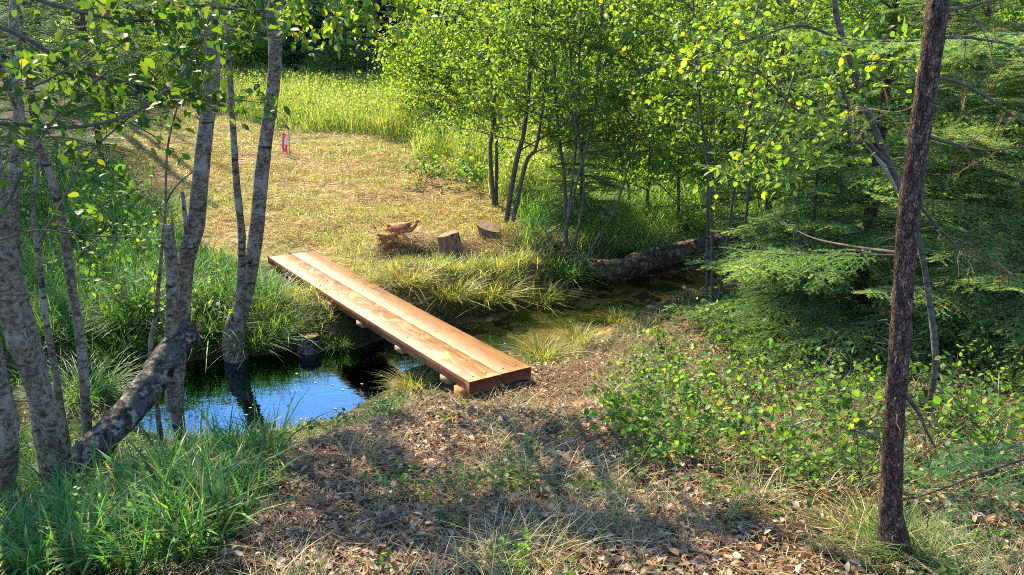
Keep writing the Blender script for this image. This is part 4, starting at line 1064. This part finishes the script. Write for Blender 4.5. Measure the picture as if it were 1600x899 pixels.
# marker stake with pink and white tape
q = at(447, 243); m, nt, out = newmat('stake_paint'); p = N(nt, 'ShaderNodeBsdfPrincipled'); p.inputs['Base Color'].default_value = (.62, .38, .32, 1); nt.links.new(p.outputs[0], out.inputs[0]); M['stake'] = m
def flat(name, c, r_=.5, tr_=0):
    m, nt, out = newmat(name); p = N(nt, 'ShaderNodeBsdfPrincipled'); p.inputs['Roughness'].default_value = r_; nz = noise(nt, 20, 3)
    nt.links.new(mixc(nt, nz.outputs[0], tuple(v * .8 for v in c), c), p.inputs['Base Color']); nt.links.new(p.outputs[0], out.inputs[0]); return m
M['pink'] = flat('pink_tape', (.85, .06, .16)); M['white'] = flat('white_tape', (.8, .78, .8)); M['dark'] = flat('dark_cap', (.10, .07, .05))
mk = thing('marker_stake', 'wooden survey stake with pink and white tape in the mown meadow', 'stake', q)
mb = MB(); mb.box(q + [.06, 0, -.05], [.03, 0, 0], [0, .02, 0], [0.02, 0, .64]); part('stake', mb.mesh('stake'), M['stake'], mk)
mb = MB(); mb.tube([q + [.10, 0, .54], q + [.02, -.01, .62], q + [-.06, -.02, .66]], [.022, .018, .006], 6); part('cap', mb.mesh('cap'), M['dark'], mk)
def ribbon(nm, pts, w, mat):
    P_ = catmull([q + np.array(p_) for p_ in pts], 5); mb = MB(); n = len(P_); V = []
    for k in range(n): t_ = .5 * math.sin(k * .6); sv = np.array([math.cos(t_), math.sin(t_), 0]) * w / 2; V += [P_[k] - sv, P_[k] + sv, P_[k] + sv + [0, .004, 0], P_[k] - sv + [0, .004, 0]]
    Q = []
    for k in range(n - 1):
        for j in range(4): Q.append([k * 4 + j, k * 4 + (j + 1) % 4, k * 4 + 4 + (j + 1) % 4, k * 4 + 4 + j])
    mb.add(V, Q); part(nm, mb.mesh(nm), M[mat], mk)
ribbon('tape', [(.0, -.01, .46), (-.03, 0, .34), (-.05, -.02, .2), (-.02, -.02, .08)], .055, 'pink')
ribbon('tape', [(.045, -.02, .4), (.03, -.02, .25), (.01, -.01, .12)], .045, 'white')
ribbon('tape', [(.03, -.03, .22), (.02, -.03, .1), (.03, -.03, .02)], .045, 'pink')

# ------------------------------------------------------------------ stones in the creek
def stone_mesh(seed):
    rr = np.random.default_rng(seed); n, m_ = 7, 10; V = []
    for k in range(n + 1):
        for j in range(m_):
            th, ph = math.pi * k / n, 2 * math.pi * j / m_; r = 1 + .18 * math.sin(3 * ph + seed) * math.sin(th) + rr.normal(0, .05)
            V.append((r * math.sin(th) * math.cos(ph), r * math.sin(th) * math.sin(ph) * .8, r * math.cos(th) * .42))
    Q = [[k * m_ + j, k * m_ + m_ + j, k * m_ + m_ + (j + 1) % m_, k * m_ + (j + 1) % m_] for k in range(n) for j in range(m_)]
    me = mkmesh('stone', V, np.array(Q), None, True); me.materials.append(M['stone']); return me
sm = [stone_mesh(k) for k in range(5)]; rr = np.random.default_rng(9); cnt = 0
for k in range(900):
    t = rr.random(); x_ = rr.uniform(-2.2, 2.6); y_ = rr.uniform(5.6, 11.5)
    d = float(creek_d(x_, y_))
    if d > .08 or d < -.6 or cnt > 150 or x_ < -1.7: continue
    cnt += 1; s_ = rr.uniform(.035, .10) if rr.random() < .85 else rr.uniform(.1, .15)
    o = part('stone', sm[k % 5], None); o.location = (x_, y_, float(height(x_, y_)) - s_ * .05); o.scale = (s_, s_, s_ * .7); o.rotation_euler = (rr.normal(0, .15), rr.normal(0, .15), rr.uniform(0, 6))
    tag(o, 'brown wet stone lying in the shallow creek bed', 'stone', 'stones in the creek bed')

# ------------------------------------------------------------------ ground vegetation
def pts_polar(n, d0, d1, b0=-42, b1=42, pw=1.0):
    u = rng.random(n); d = d0 * (d1 / d0) ** (u ** pw); a = np.radians(rng.uniform(b0, b1, n)); return d * np.sin(a), d * np.cos(a)
def onground(x_, y_, dz=0):
    return np.stack([x_, y_, height(x_, y_) + dz], -1)
def clumpmask(x_, y_, sc, th, seed): return fbm(x_ * sc, y_ * sc, seed, 3) > th

# leaf litter on the path and under the shrubs
x_, y_ = pts_polar(85000, 1.7, 8.5); cd = creek_d(x_, y_)
inp = zin(x_, y_, Z_PATH); k = (cd > .12) & ~on_bridge(x_, y_) & (y_ < 8) & (inp | ((x_ > .2) & (rng.random(len(x_)) < .4)) | (rng.random(len(x_)) < .12)) & (rng.random(len(x_)) < np.where(clumpmask(x_, y_, 1.6, .5, 21), 1, .45))
k &= ~((y_ > np.interp(x_, CP[:, 0], CP[:, 1])))
x_, y_ = x_[k], y_[k]; n = len(x_); P = onground(x_, y_, rng.uniform(.003, .03, n)); mb = MB()
add_leaves(mb, P, rng.normal(0, 1, (n, 3)) * [1, 1, .25], rng.normal(0, .35, (n, 3)) + [0, 0, 1], rng.uniform(.015, .05, n), pal(n, [(.19, .125, .075), (.32, .22, .135), (.12, .075, .045), (.46, .35, .23), (.28, .14, .06), (.055, .04, .028)], None, .25), rng.uniform(.35, .8, n), .3, .3)
fx_, fy_ = rng.uniform(-3.2, .9, 36), rng.uniform(5.8, 9, 36); k = creek_d(fx_, fy_) < -.05; fx_, fy_ = fx_[k], fy_[k]; n = len(fx_)
add_leaves(mb, np.stack([fx_, fy_, np.full(n, .005)], -1), rng.normal(0, 1, (n, 3)) * [1, 1, 0], np.tile([0, 0, 1.0], (n, 1)), rng.uniform(.02, .045, n), pal(n, [(.35, .28, .08), (.25, .15, .06), (.2, .25, .05)], None, .2), .6, .05, 0)
stuff('leaf_litter', mb.mesh('leaf_litter'), M['litter'], 'brown dead leaves scattered over the path', 'leaf litter')

# straw / cut grass
mb = MB(); STRAW = [(.46, .35, .17), (.56, .42, .20), (.38, .27, .12), (.30, .19, .08)]; STG = [(.38, .27, .085), (.50, .35, .12), (.24, .23, .05), (.34, .19, .07)]
x_, y_ = pts_polar(80000, 1.8, 8); k = (creek_d(x_, y_) > .08) & ~on_bridge(x_, y_, .0) & (y_ < np.interp(x_, CP[:, 0], CP[:, 1])) & (zin(x_, y_, Z_PATH) & (fbm(x_ * 1.3, y_ * 1.3, 31, 3) > .42) | (rng.random(len(x_)) < .4)); x_, y_ = x_[k], y_[k]; n = len(x_)
add_straw(mb, onground(x_, y_, rng.uniform(.002, .03, n)), rng.uniform(.03, .15, n), rng.uniform(.0018, .0035, n), rng.uniform(0, 6.28, n), np.abs(rng.normal(0, .2, n)), rng.normal(0, .12, n), pal(n, STRAW, None, .35) * [.68, .6, .6])
x_, y_ = pts_polar(170000, 7.2, 32, -30, 16); k = (creek_d(x_, y_) > .05) & ~on_bridge(x_, y_, .0) & zin(x_, y_, Z_MOWN) & (rng.random(len(x_)) < .35 + .9 * sstep(.42, .6, fbm(x_ * .9 + 3, y_ * 1.6, 81, 4))); x_, y_ = x_[k], y_[k]; n = len(x_); D_ = np.hypot(x_, y_)
add_straw(mb, onground(x_, y_, rng.uniform(0, .04, n)), rng.uniform(.08, .26, n), .0007 * D_ * rng.uniform(.5, 1, n), rng.uniform(0, 6.28, n), np.abs(rng.normal(0, .35, n)), rng.normal(0, .12, n), pal(n, STG, None, .22))
# straw draped over the mound beneath the roots
for px, py, r_, nn_ in ((632, 392, .3, 3500), (745, 395, .35, 2200), (810, 385, .5, 3200), (540, 470, .4, 1500), (600, 470, .4, 1500)):
    c = at(px, py); x_ = rng.normal(c[0], r_ * .6, nn_); y_ = rng.normal(c[1], r_ * .5, nn_); k = (creek_d(x_, y_) > 0) & ~on_bridge(x_, y_); x_, y_ = x_[k], y_[k]; n = len(x_)
    add_straw(mb, onground(x_, y_, rng.uniform(0, .08, n)), rng.uniform(.1, .3, n), rng.uniform(.004, .007, n), rng.uniform(0, 6.28, n), rng.normal(0, .5, n), rng.normal(0, .2, n), pal(n, [(.30, .22, .11), (.40, .29, .14), (.18, .12, .06)], None, .25))
stuff('dry_grass', mb.mesh('dry_grass'), M['straw'], 'golden cut straw lying over the meadow and bank', 'dry grass')

# mown meadow: short green tufts
mb = MB(); GG = [(.16, .25, .045), (.22, .28, .055), (.12, .20, .035), (.34, .31, .09)]
x_, y_ = pts_polar(80000, 7.2, 30, -30, 16); cl = fbm(x_ * .8, y_ * .8, 41, 4); k = (creek_d(x_, y_) > .02) & ~on_bridge(x_, y_) & zin(x_, y_, Z_MOWN) & (cl > .38 + .12 * rng.random(len(x_))); x_, y_ = x_[k], y_[k]; n = len(x_); D_ = np.hypot(x_, y_)
add_blades(mb, onground(x_, y_), rng.uniform(.04, .12, n) * (1 + .4 * (y_ < 11)), .0009 * D_ * rng.uniform(.6, 1, n), rng.uniform(0, 6.28, n), rng.uniform(0, .5, n), rng.uniform(0, .5, n), pal(n, GG, None, .2))
# bank fringe: long arching yellow-green grass along the water
x_, y_ = pts_polar(150000, 5.0, 14, -36, 26); cd = creek_d(x_, y_); side = y_ > np.interp(x_, CP[:, 0], CP[:, 1])
k = (cd > -.03) & (cd < np.where(side, 1.0, .4)) & ~on_bridge(x_, y_, .05) & clumpmask(x_, y_, 1.9, .44, 43) & ~((x_ > -.5) & (x_ < 1.2) & ~side & (cd > .3)) & (rng.random(len(x_)) < np.where(side, .7, .22)); x_, y_ = x_[k], y_[k]; n = len(x_)
add_blades(mb, onground(x_, y_), rng.uniform(.10, .30, n) * np.where(y_ > np.interp(x_, CP[:, 0], CP[:, 1]), 1, .5), rng.uniform(.003, .006, n) * (y_ / 7), rng.uniform(0, 6.28, n), rng.uniform(.1, .6, n), rng.uniform(.2, .7, n), pal(n, [(.20, .27, .05), (.30, .30, .07), (.13, .22, .04), (.42, .36, .13)], None, .2))
stuff('meadow_grass', mb.mesh('meadow_grass'), M['grass'], 'short green grass tufts in the mown meadow and on the bank', 'grass')

mb = MB(); x_, y_ = pts_polar(60000, 8, 20, -5, 34); cd = creek_d(x_, y_); k = zin(x_, y_, Z_RBANK) & (cd > 0.02) & clumpmask(x_, y_, 1.5, .38, 53); x_, y_ = x_[k], y_[k]; n = len(x_)
add_blades(mb, onground(x_, y_), rng.uniform(.18, .5, n), .0009 * y_ * rng.uniform(.6, 1.1, n), rng.uniform(0, 6.28, n), rng.uniform(.05, .5, n), rng.uniform(.1, .7, n), pal(n, [(.12, .25, .04), (.18, .29, .05), (.08, .18, .035)], None, .2))
stuff('bank_grass', mb.mesh('bank_grass'), M['grass'], 'bright green grass behind the creek log under the alder stems', 'grass')
# tall grass band at the meadow's end
mb = MB(); x_, y_ = pts_polar(120000, 13, 42, -24, 12); k = zin(x_, y_, Z_TALL) | ((y_ > 27) & (y_ < 36)); x_, y_ = x_[k], y_[k]; n = len(x_)
add_blades(mb, onground(x_, y_), rng.uniform(.25, .85, n) * (.25 + 1.5 * fbm(x_ * .9, y_ * .9, 44)), .0008 * y_ * rng.uniform(.6, 1.1, n), rng.uniform(0, 6.28, n), rng.uniform(0, .35, n), rng.uniform(0, .4, n), pal(n, [(.18, .25, .055), (.27, .29, .08), (.12, .20, .045), (.36, .31, .14)], None, .2))
n2 = 45000; kk = rng.integers(0, n, n2); P = onground(x_[kk], y_[kk]); P[:, 2] += rng.uniform(.15, .75, n2); P += rng.normal(0, .06, (n2, 3)) * [1, 1, .3]
add_leaves(mb, P, rng.normal(0, 1, (n2, 3)), rng.normal(0, .6, (n2, 3)) + [0, 0, .8], rng.uniform(.05, .09, n2), pal(n2, [(.22, .29, .05), (.32, .34, .08), (.14, .22, .04)], None, .2), .5)
stuff('tall_grass', mb.mesh('tall_grass'), M['grass'], 'sunlit tall yellow green grass band at the end of the meadow', 'tall grass')

# lush green grass: left bank and the foreground corner
mb = MB(); LG = [(.05, .16, .028), (.075, .21, .035), (.035, .11, .025), (.10, .22, .04), (.12, .17, .045)]
x_, y_ = pts_polar(120000, 5.0, 18, -48, -5); cd = creek_d(x_, y_); k = zin(x_, y_, Z_LEFTBANK) & (cd > -.02) & ~on_bridge(x_, y_, .38) & (clumpmask(x_, y_, 1.9, .5, 45) | (rng.random(len(x_)) < .28)); x_, y_ = x_[k], y_[k]; n = len(x_); D_ = np.hypot(x_, y_)
add_blades(mb, onground(x_, y_), rng.uniform(.18, .5, n) * (.6 + .8 * fbm(x_ * 1.2, y_ * 1.2, 46)), .0009 * D_ * rng.uniform(.6, 1.2, n), rng.uniform(0, 6.28, n), rng.uniform(.05, .5, n), rng.uniform(.1, .7, n), pal(n, LG, None, .2))
x_, y_ = pts_polar(32000, 1.9, 6.8, -46, -3); cd = creek_d(x_, y_); k = zin(x_, y_, Z_FOREG) & (cd > -.05) & (clumpmask(x_, y_, 2.4, .5, 47) | (rng.random(len(x_)) < .25)); x_, y_ = x_[k], y_[k]; n = len(x_)
w_ = np.where(rng.random(n) < .3, rng.uniform(.008, .016, n), rng.uniform(.003, .007, n))
hm = sstep(-.3, -1.4, x_)
hp = (1 - .68 * sstep(1.7, .5, creek_d(x_, y_))) * (.45 + 1.0 * fbm(x_ * 2.5, y_ * 2.5, 60))
add_blades(mb, onground(x_, y_), (.08 + rng.uniform(.04, .30, n) * hm) * hp, w_, rng.uniform(0, 6.28, n), rng.uniform(.05, .45, n), rng.uniform(.1, .8, n), pal(n, [(.055, .15, .03), (.08, .20, .035), (.04, .11, .028), (.13, .23, .045), (.28, .23, .10)], [3, 2, 3, 1, 1], .3))
stuff('green_grass', mb.mesh('green_grass'), M['grass'], 'lush dark green grass on the left bank and foreground corner', 'grass')
# sparse grass on right foreground + under shrubs
mb = MB(); x_, y_ = pts_polar(60000, 1.9, 8.5, -20, 44); cd = creek_d(x_, y_)
k = (cd > .05) & (y_ < np.interp(x_, CP[:, 0], CP[:, 1])) & ~zin(x_, y_, Z_FOREG) & ~on_bridge(x_, y_, .05) & (clumpmask(x_, y_, 1.8, .60, 48) & (x_ > .9) | (zin(x_, y_, Z_UNDER) & (rng.random(len(x_)) < .3)) | (clumpmask(x_, y_, 2.5, .62, 49) & (rng.random(len(x_)) < .35))); x_, y_ = x_[k], y_[k]; n = len(x_)
add_blades(mb, onground(x_, y_), rng.uniform(.08, .26, n), rng.uniform(.0018, .004, n), rng.uniform(0, 6.28, n), rng.uniform(.3, .8, n), rng.uniform(.2, .8, n), pal(n, [(.16, .20, .07), (.34, .28, .13), (.09, .15, .05), (.44, .34, .18)], None, .2))
stuff('wispy_grass', mb.mesh('wispy_grass'), M['straw'], 'wispy half dry grass under the bushes and by the reddish trunk', 'grass')

# small ground-cover leaves
mb = MB(); x_, y_ = pts_polar(42000, 1.8, 9, -44, 44); cd = creek_d(x_, y_)
k = (cd > .05) & ~on_bridge(x_, y_, .05) & (y_ < np.interp(x_, CP[:, 0], CP[:, 1])) & ((zin(x_, y_, Z_UNDER) & clumpmask(x_, y_, 1.4, .40, 50)) | (zin(x_, y_, Z_FOREG) & (rng.random(len(x_)) < .8)) | (clumpmask(x_, y_, 2.6, .68, 52)))
x_, y_ = x_[k], y_[k]; n = len(x_); un = zin(x_, y_, Z_UNDER)
add_leaves(mb, onground(x_, y_, rng.uniform(.01, .12, n) + .12 * un * rng.random(n)), rng.normal(0, 1, (n, 3)) * [1, 1, .3], rng.normal(0, .4, (n, 3)) + [0, 0, 1], rng.uniform(.018, .04, n), pal(n, GREENS, None, .25), .75)
stuff('ground_cover', mb.mesh('ground_cover'), M['leaf'], 'small green ground cover leaves under the grass and bushes', 'ground cover')

# ------------------------------------------------------------------ leafy undergrowth plants (countable)
def plant(seed, h, ns, nl, size, cols):
    T = Tree(seed); 
    for k in range(ns):
        a = T.r.uniform(0, 6.28); d = np.array([math.cos(a) * .5, math.sin(a) * .5, 1]); B_ = T.branch((T.r.normal(0, .04), T.r.normal(0, .04), -.03), d, h * T.r.uniform(.6, 1.1), .0028, .35, 0, 4, 7)
        T.leaves_on(B_, h / nl, .25, .022)
        for j in range(3):
            b2 = T.branch(B_[T.r.integers(3, 7)], d + T.r.normal(0, .8, 3), h * .4, .0015, .3, 0, 3, 4); T.leaves_on(b2, h / nl, .1, .018)
    P = np.vstack(T.lp); D = np.vstack(T.ld); mb = MB(); n = len(P)
    add_leaves(mb, P, D, rng.normal(0, .35, (n, 3)) + [0, 0, 1], rng.uniform(*size, n), pal(n, cols, None, .2), .85, .12, .1)
    return T.twig.mesh('stem', True), mb.mesh('leaves')
SNOW = [(.08, .19, .03), (.12, .24, .035), (.06, .14, .04), (.18, .27, .04)]
pv = [plant(70 + k, .34 + .06 * k, 7 + k, 13, (.028, .046), SNOW) for k in range(4)]
def put_plant(i, loc, rz, sc, label, group=None, nm='leafy_plant'):
    t = thing(nm, label, 'plant', loc, group, rz, sc); part('stem', pv[i][0], M['twig'], t, False); part('leaves', pv[i][1], M['leaf'], t, False); return t
rr = np.random.default_rng(5); G4 = 'snowberry plants in the undergrowth right of the path'
pp = [(1000, 650), (1040, 610), (1090, 640), (1010, 590), (1060, 560), (1120, 590), (1150, 540), (1180, 620), (1130, 670), (1080, 700), (1200, 560), (1240, 600), (1250, 660), (1180, 700), (1290, 560), (1300, 640), (1330, 600), (1230, 520), (1120, 510), (1160, 490), (1350, 540), (1450, 580), (1500, 560), (1560, 600), (1480, 640), (1590, 660), (1540, 700), (1340, 700), (1290, 720), (1020, 700), (980, 660), (1450, 520), (1560, 520), (1280, 500), (1380, 640), (1350, 480), (1620, 560)]
for k, (a, b) in enumerate(pp):
    q = at(a, b + 15); put_plant(k % 4, q, rr.uniform(0, 6), rr.uniform(.75, 1.2), 'round leaved snowberry plant in the undergrowth right of the path', G4)
put_plant(0, at(708, 815), 1, .34, 'tiny dark green seedling alone in the path litter', nm='seedling')
put_plant(1, at(1128, 790), 2, .5, 'bright yellow green low plant at the right path edge')
put_plant(1, at(1540, 880), 3, .5, 'leafy seedling at the bottom right corner', nm='seedling')
put_plant(0, at(1240, 745), 3, .6, 'grey green seedling left of the reddish trunk', nm='seedling')
put_plant(2, at(545, 640), 3, .6, 'dark green leafy weed at the right corner of the pool')
put_plant(3, at(150, 860), 3, .6, 'low leafy weed in the grass at the lower left')
put_plant(2, at(230, 840), 1, .5, 'second low leafy weed right of the lower left one')
put_plant(2, at(800, 898), 1, .42, 'pale leafed seedling at the bottom middle edge', nm='seedling')
for k, (a, b) in enumerate([(690, 275), (715, 285), (665, 290), (740, 300)]): put_plant(k, at(a, b), k, 1.7, 'leafy weed clump at the meadow edge left of the young alder', 'weed clump at the meadow edge')

# ------------------------------------------------------------------ tussocks
def tussock(seed, n, L, cols, w=.0085):
    global rng
    mb = MB(); r0 = rng; rng = np.random.default_rng(seed); a = rng.uniform(0, 6.28, n); rad = rng.random(n) ** .6 * .2
    P = np.stack([np.cos(a) * rad, np.sin(a) * rad, -.03 + .0 * rad], -1)
    add_blades(mb, P, rng.uniform(.35, 1.2, n) * L, rng.uniform(.5, 1, n) * w, a + rng.normal(0, .9, n), np.abs(rng.normal(.35, .28, n)).clip(0, .9), rng.uniform(.1, 1.0, n), pal(n, cols, None, .35)); rng = r0
    return mb.mesh('blades')
YG = [(.20, .25, .05), (.30, .29, .08), (.13, .19, .04), (.38, .32, .12), (.22, .16, .07)]
tm = [tussock(1, 620, .40, YG), tussock(2, 600, .36, YG), tussock(3, 560, .38, [(.08, .17, .04), (.13, .23, .05), (.05, .11, .03)])]
TUSSKIP = 0
def put_tus(i, a, b, sc, label, group=None):
    q = at(a, b); o = part('grass_tussock', tm[i], M['grass']); o.location = [float(v) for v in q]; o.scale = (sc * 1.15, sc * 1.15, sc); o.rotation_euler = (0, 0, a * .37)
    tag(o, label, 'tussock', group); return o
put_tus(1, 838, 468, 1.0, 'straw coloured grass tussock hanging over the creek, rightmost on the far bank')
put_tus(0, 765, 470, 1.0, 'large shaggy tussock at the water edge left of the straw coloured one')
put_tus(0, 700, 465, .9, 'yellow green tussock right beside the middle of the footbridge')
put_tus(1, 640, 440, .95, 'yellow tussock above the footbridge below the root clump')
put_tus(2, 880, 430, 1.0, 'dark green sedge tussock at the foot of the thin alder stems')
put_tus(2, 905, 440, .8, 'smaller dark sedge tussock between the alder stems and the log')
put_tus(0, 850, 560, .7, 'bright grass tuft on the near shore right of the footbridge')
put_tus(0, 905, 535, .6, 'second bright grass tuft along the near shore')
put_tus(2, 530, 540, .55, 'bright green tuft beside the small dark stump')
put_tus(0, 650, 605, .55, 'grass tuft under the left side of the near bridge end')
put_tus(2, 590, 615, .75, 'green tuft at the near shore left of the footbridge')
put_tus(2, 400, 540, .9, 'green tussock at the foot of the forked alder')
put_tus(2, 530, 632, .8, 'lush green tussock at the right corner of the pool')
put_tus(2, 440, 520, .8, 'green tussock between the forked alder and the small stump')
put_tus(1, 1375, 850, .55, 'pale tuft at the left foot of the reddish trunk')
put_tus(2, 1425, 870, .5, 'green tuft at the right foot of the reddish trunk')
put_tus(1, 970, 505, .6, 'pale tuft on the near shore below the log')
put_tus(2, 1000, 395, 1.0, 'green sedge clump behind the creek log')
for k, (a, b) in enumerate([(150, 330), (110, 380), (210, 420), (190, 340), (240, 380), (60, 420), (140, 450), (225, 500), (320, 460), (170, 290), (100, 300), (330, 545), (190, 560)]): put_plant(k % 4, at(a, b), k, rr.uniform(1.1, 1.7), 'leafy green weed growing in the tall grass of the shaded left bank', 'leafy weeds on the left bank')
for k, (a, b) in enumerate([(130, 620), (180, 560), (210, 500), (150, 480), (250, 470), (100, 520), (330, 470), (320, 520), (60, 600)]): put_tus(2, a, b, 1.1, 'green grass clump on the shaded left bank', 'green clumps on the left bank')

# ------------------------------------------------------------------ twigs and sticks on the ground
rr = np.random.default_rng(15); G5 = 'fallen twigs on the path'
for k in range(70):
    a, b = rr.uniform(400, 1500), rr.uniform(640, 890)
    q = at(a, b); an = rr.uniform(0, 6.28); L = rr.uniform(.06, .3); d = np.array([math.cos(an), math.sin(an), 0]); mb = MB(); pts = []
    for j in range(5):
        w_ = q + d * L * (j / 4 - .5) + [rr.normal(0, .008), rr.normal(0, .008), 0]; w_[2] = float(height(w_[0], w_[1])) + .012 + .01 * j * rr.random(); pts.append(w_)
    mb.tube(catmull(pts, 3), [.004, .003, .002], 5, .1); o = part('twig', mb.mesh('twig', True), M['twig'] if k % 3 else M['palebark']); tag(o, 'thin fallen twig lying on the leaf litter', 'twig', G5)
for px0, py0, px1, py1, lb in ((1290, 680, 1235, 720, 'pale bare stick leaning in the undergrowth left of the reddish trunk'), (1268, 560, 1225, 530, 'pale short stick standing among the snowberry plants')):
    q0, q1 = at(px0, py0), at(px1, py1); mb = MB(); mb.tube(catmull([q0 + [0, 0, .02], (q0 + q1) / 2 + [0, 0, .16], q1 + [0, 0, .2]], 5), [.009, .007, .003], 7, .1); o = part('stick', mb.mesh('stick', True), M['palebark']); tag(o, lb, 'stick')
# brush of dead bare stems in the right undergrowth
T = Tree(90)
for k in range(60):
    q = at(rr.uniform(1180, 1600), rr.uniform(470, 700)); a = rr.uniform(0, 6.28); T.branch(q, (math.cos(a) * .8, math.sin(a) * .8, rr.uniform(.3, 1.2)), rr.uniform(.2, .6), .003, .4, 0, 4, 6, .18)
stuff('dead_brush', T.twig.mesh('dead_brush', True), M['palebark'], 'tangle of bare dry stems in the right undergrowth', 'brush')
print('faces', sum(len(o.data.polygons) for o in S.objects if o.type == 'MESH'))
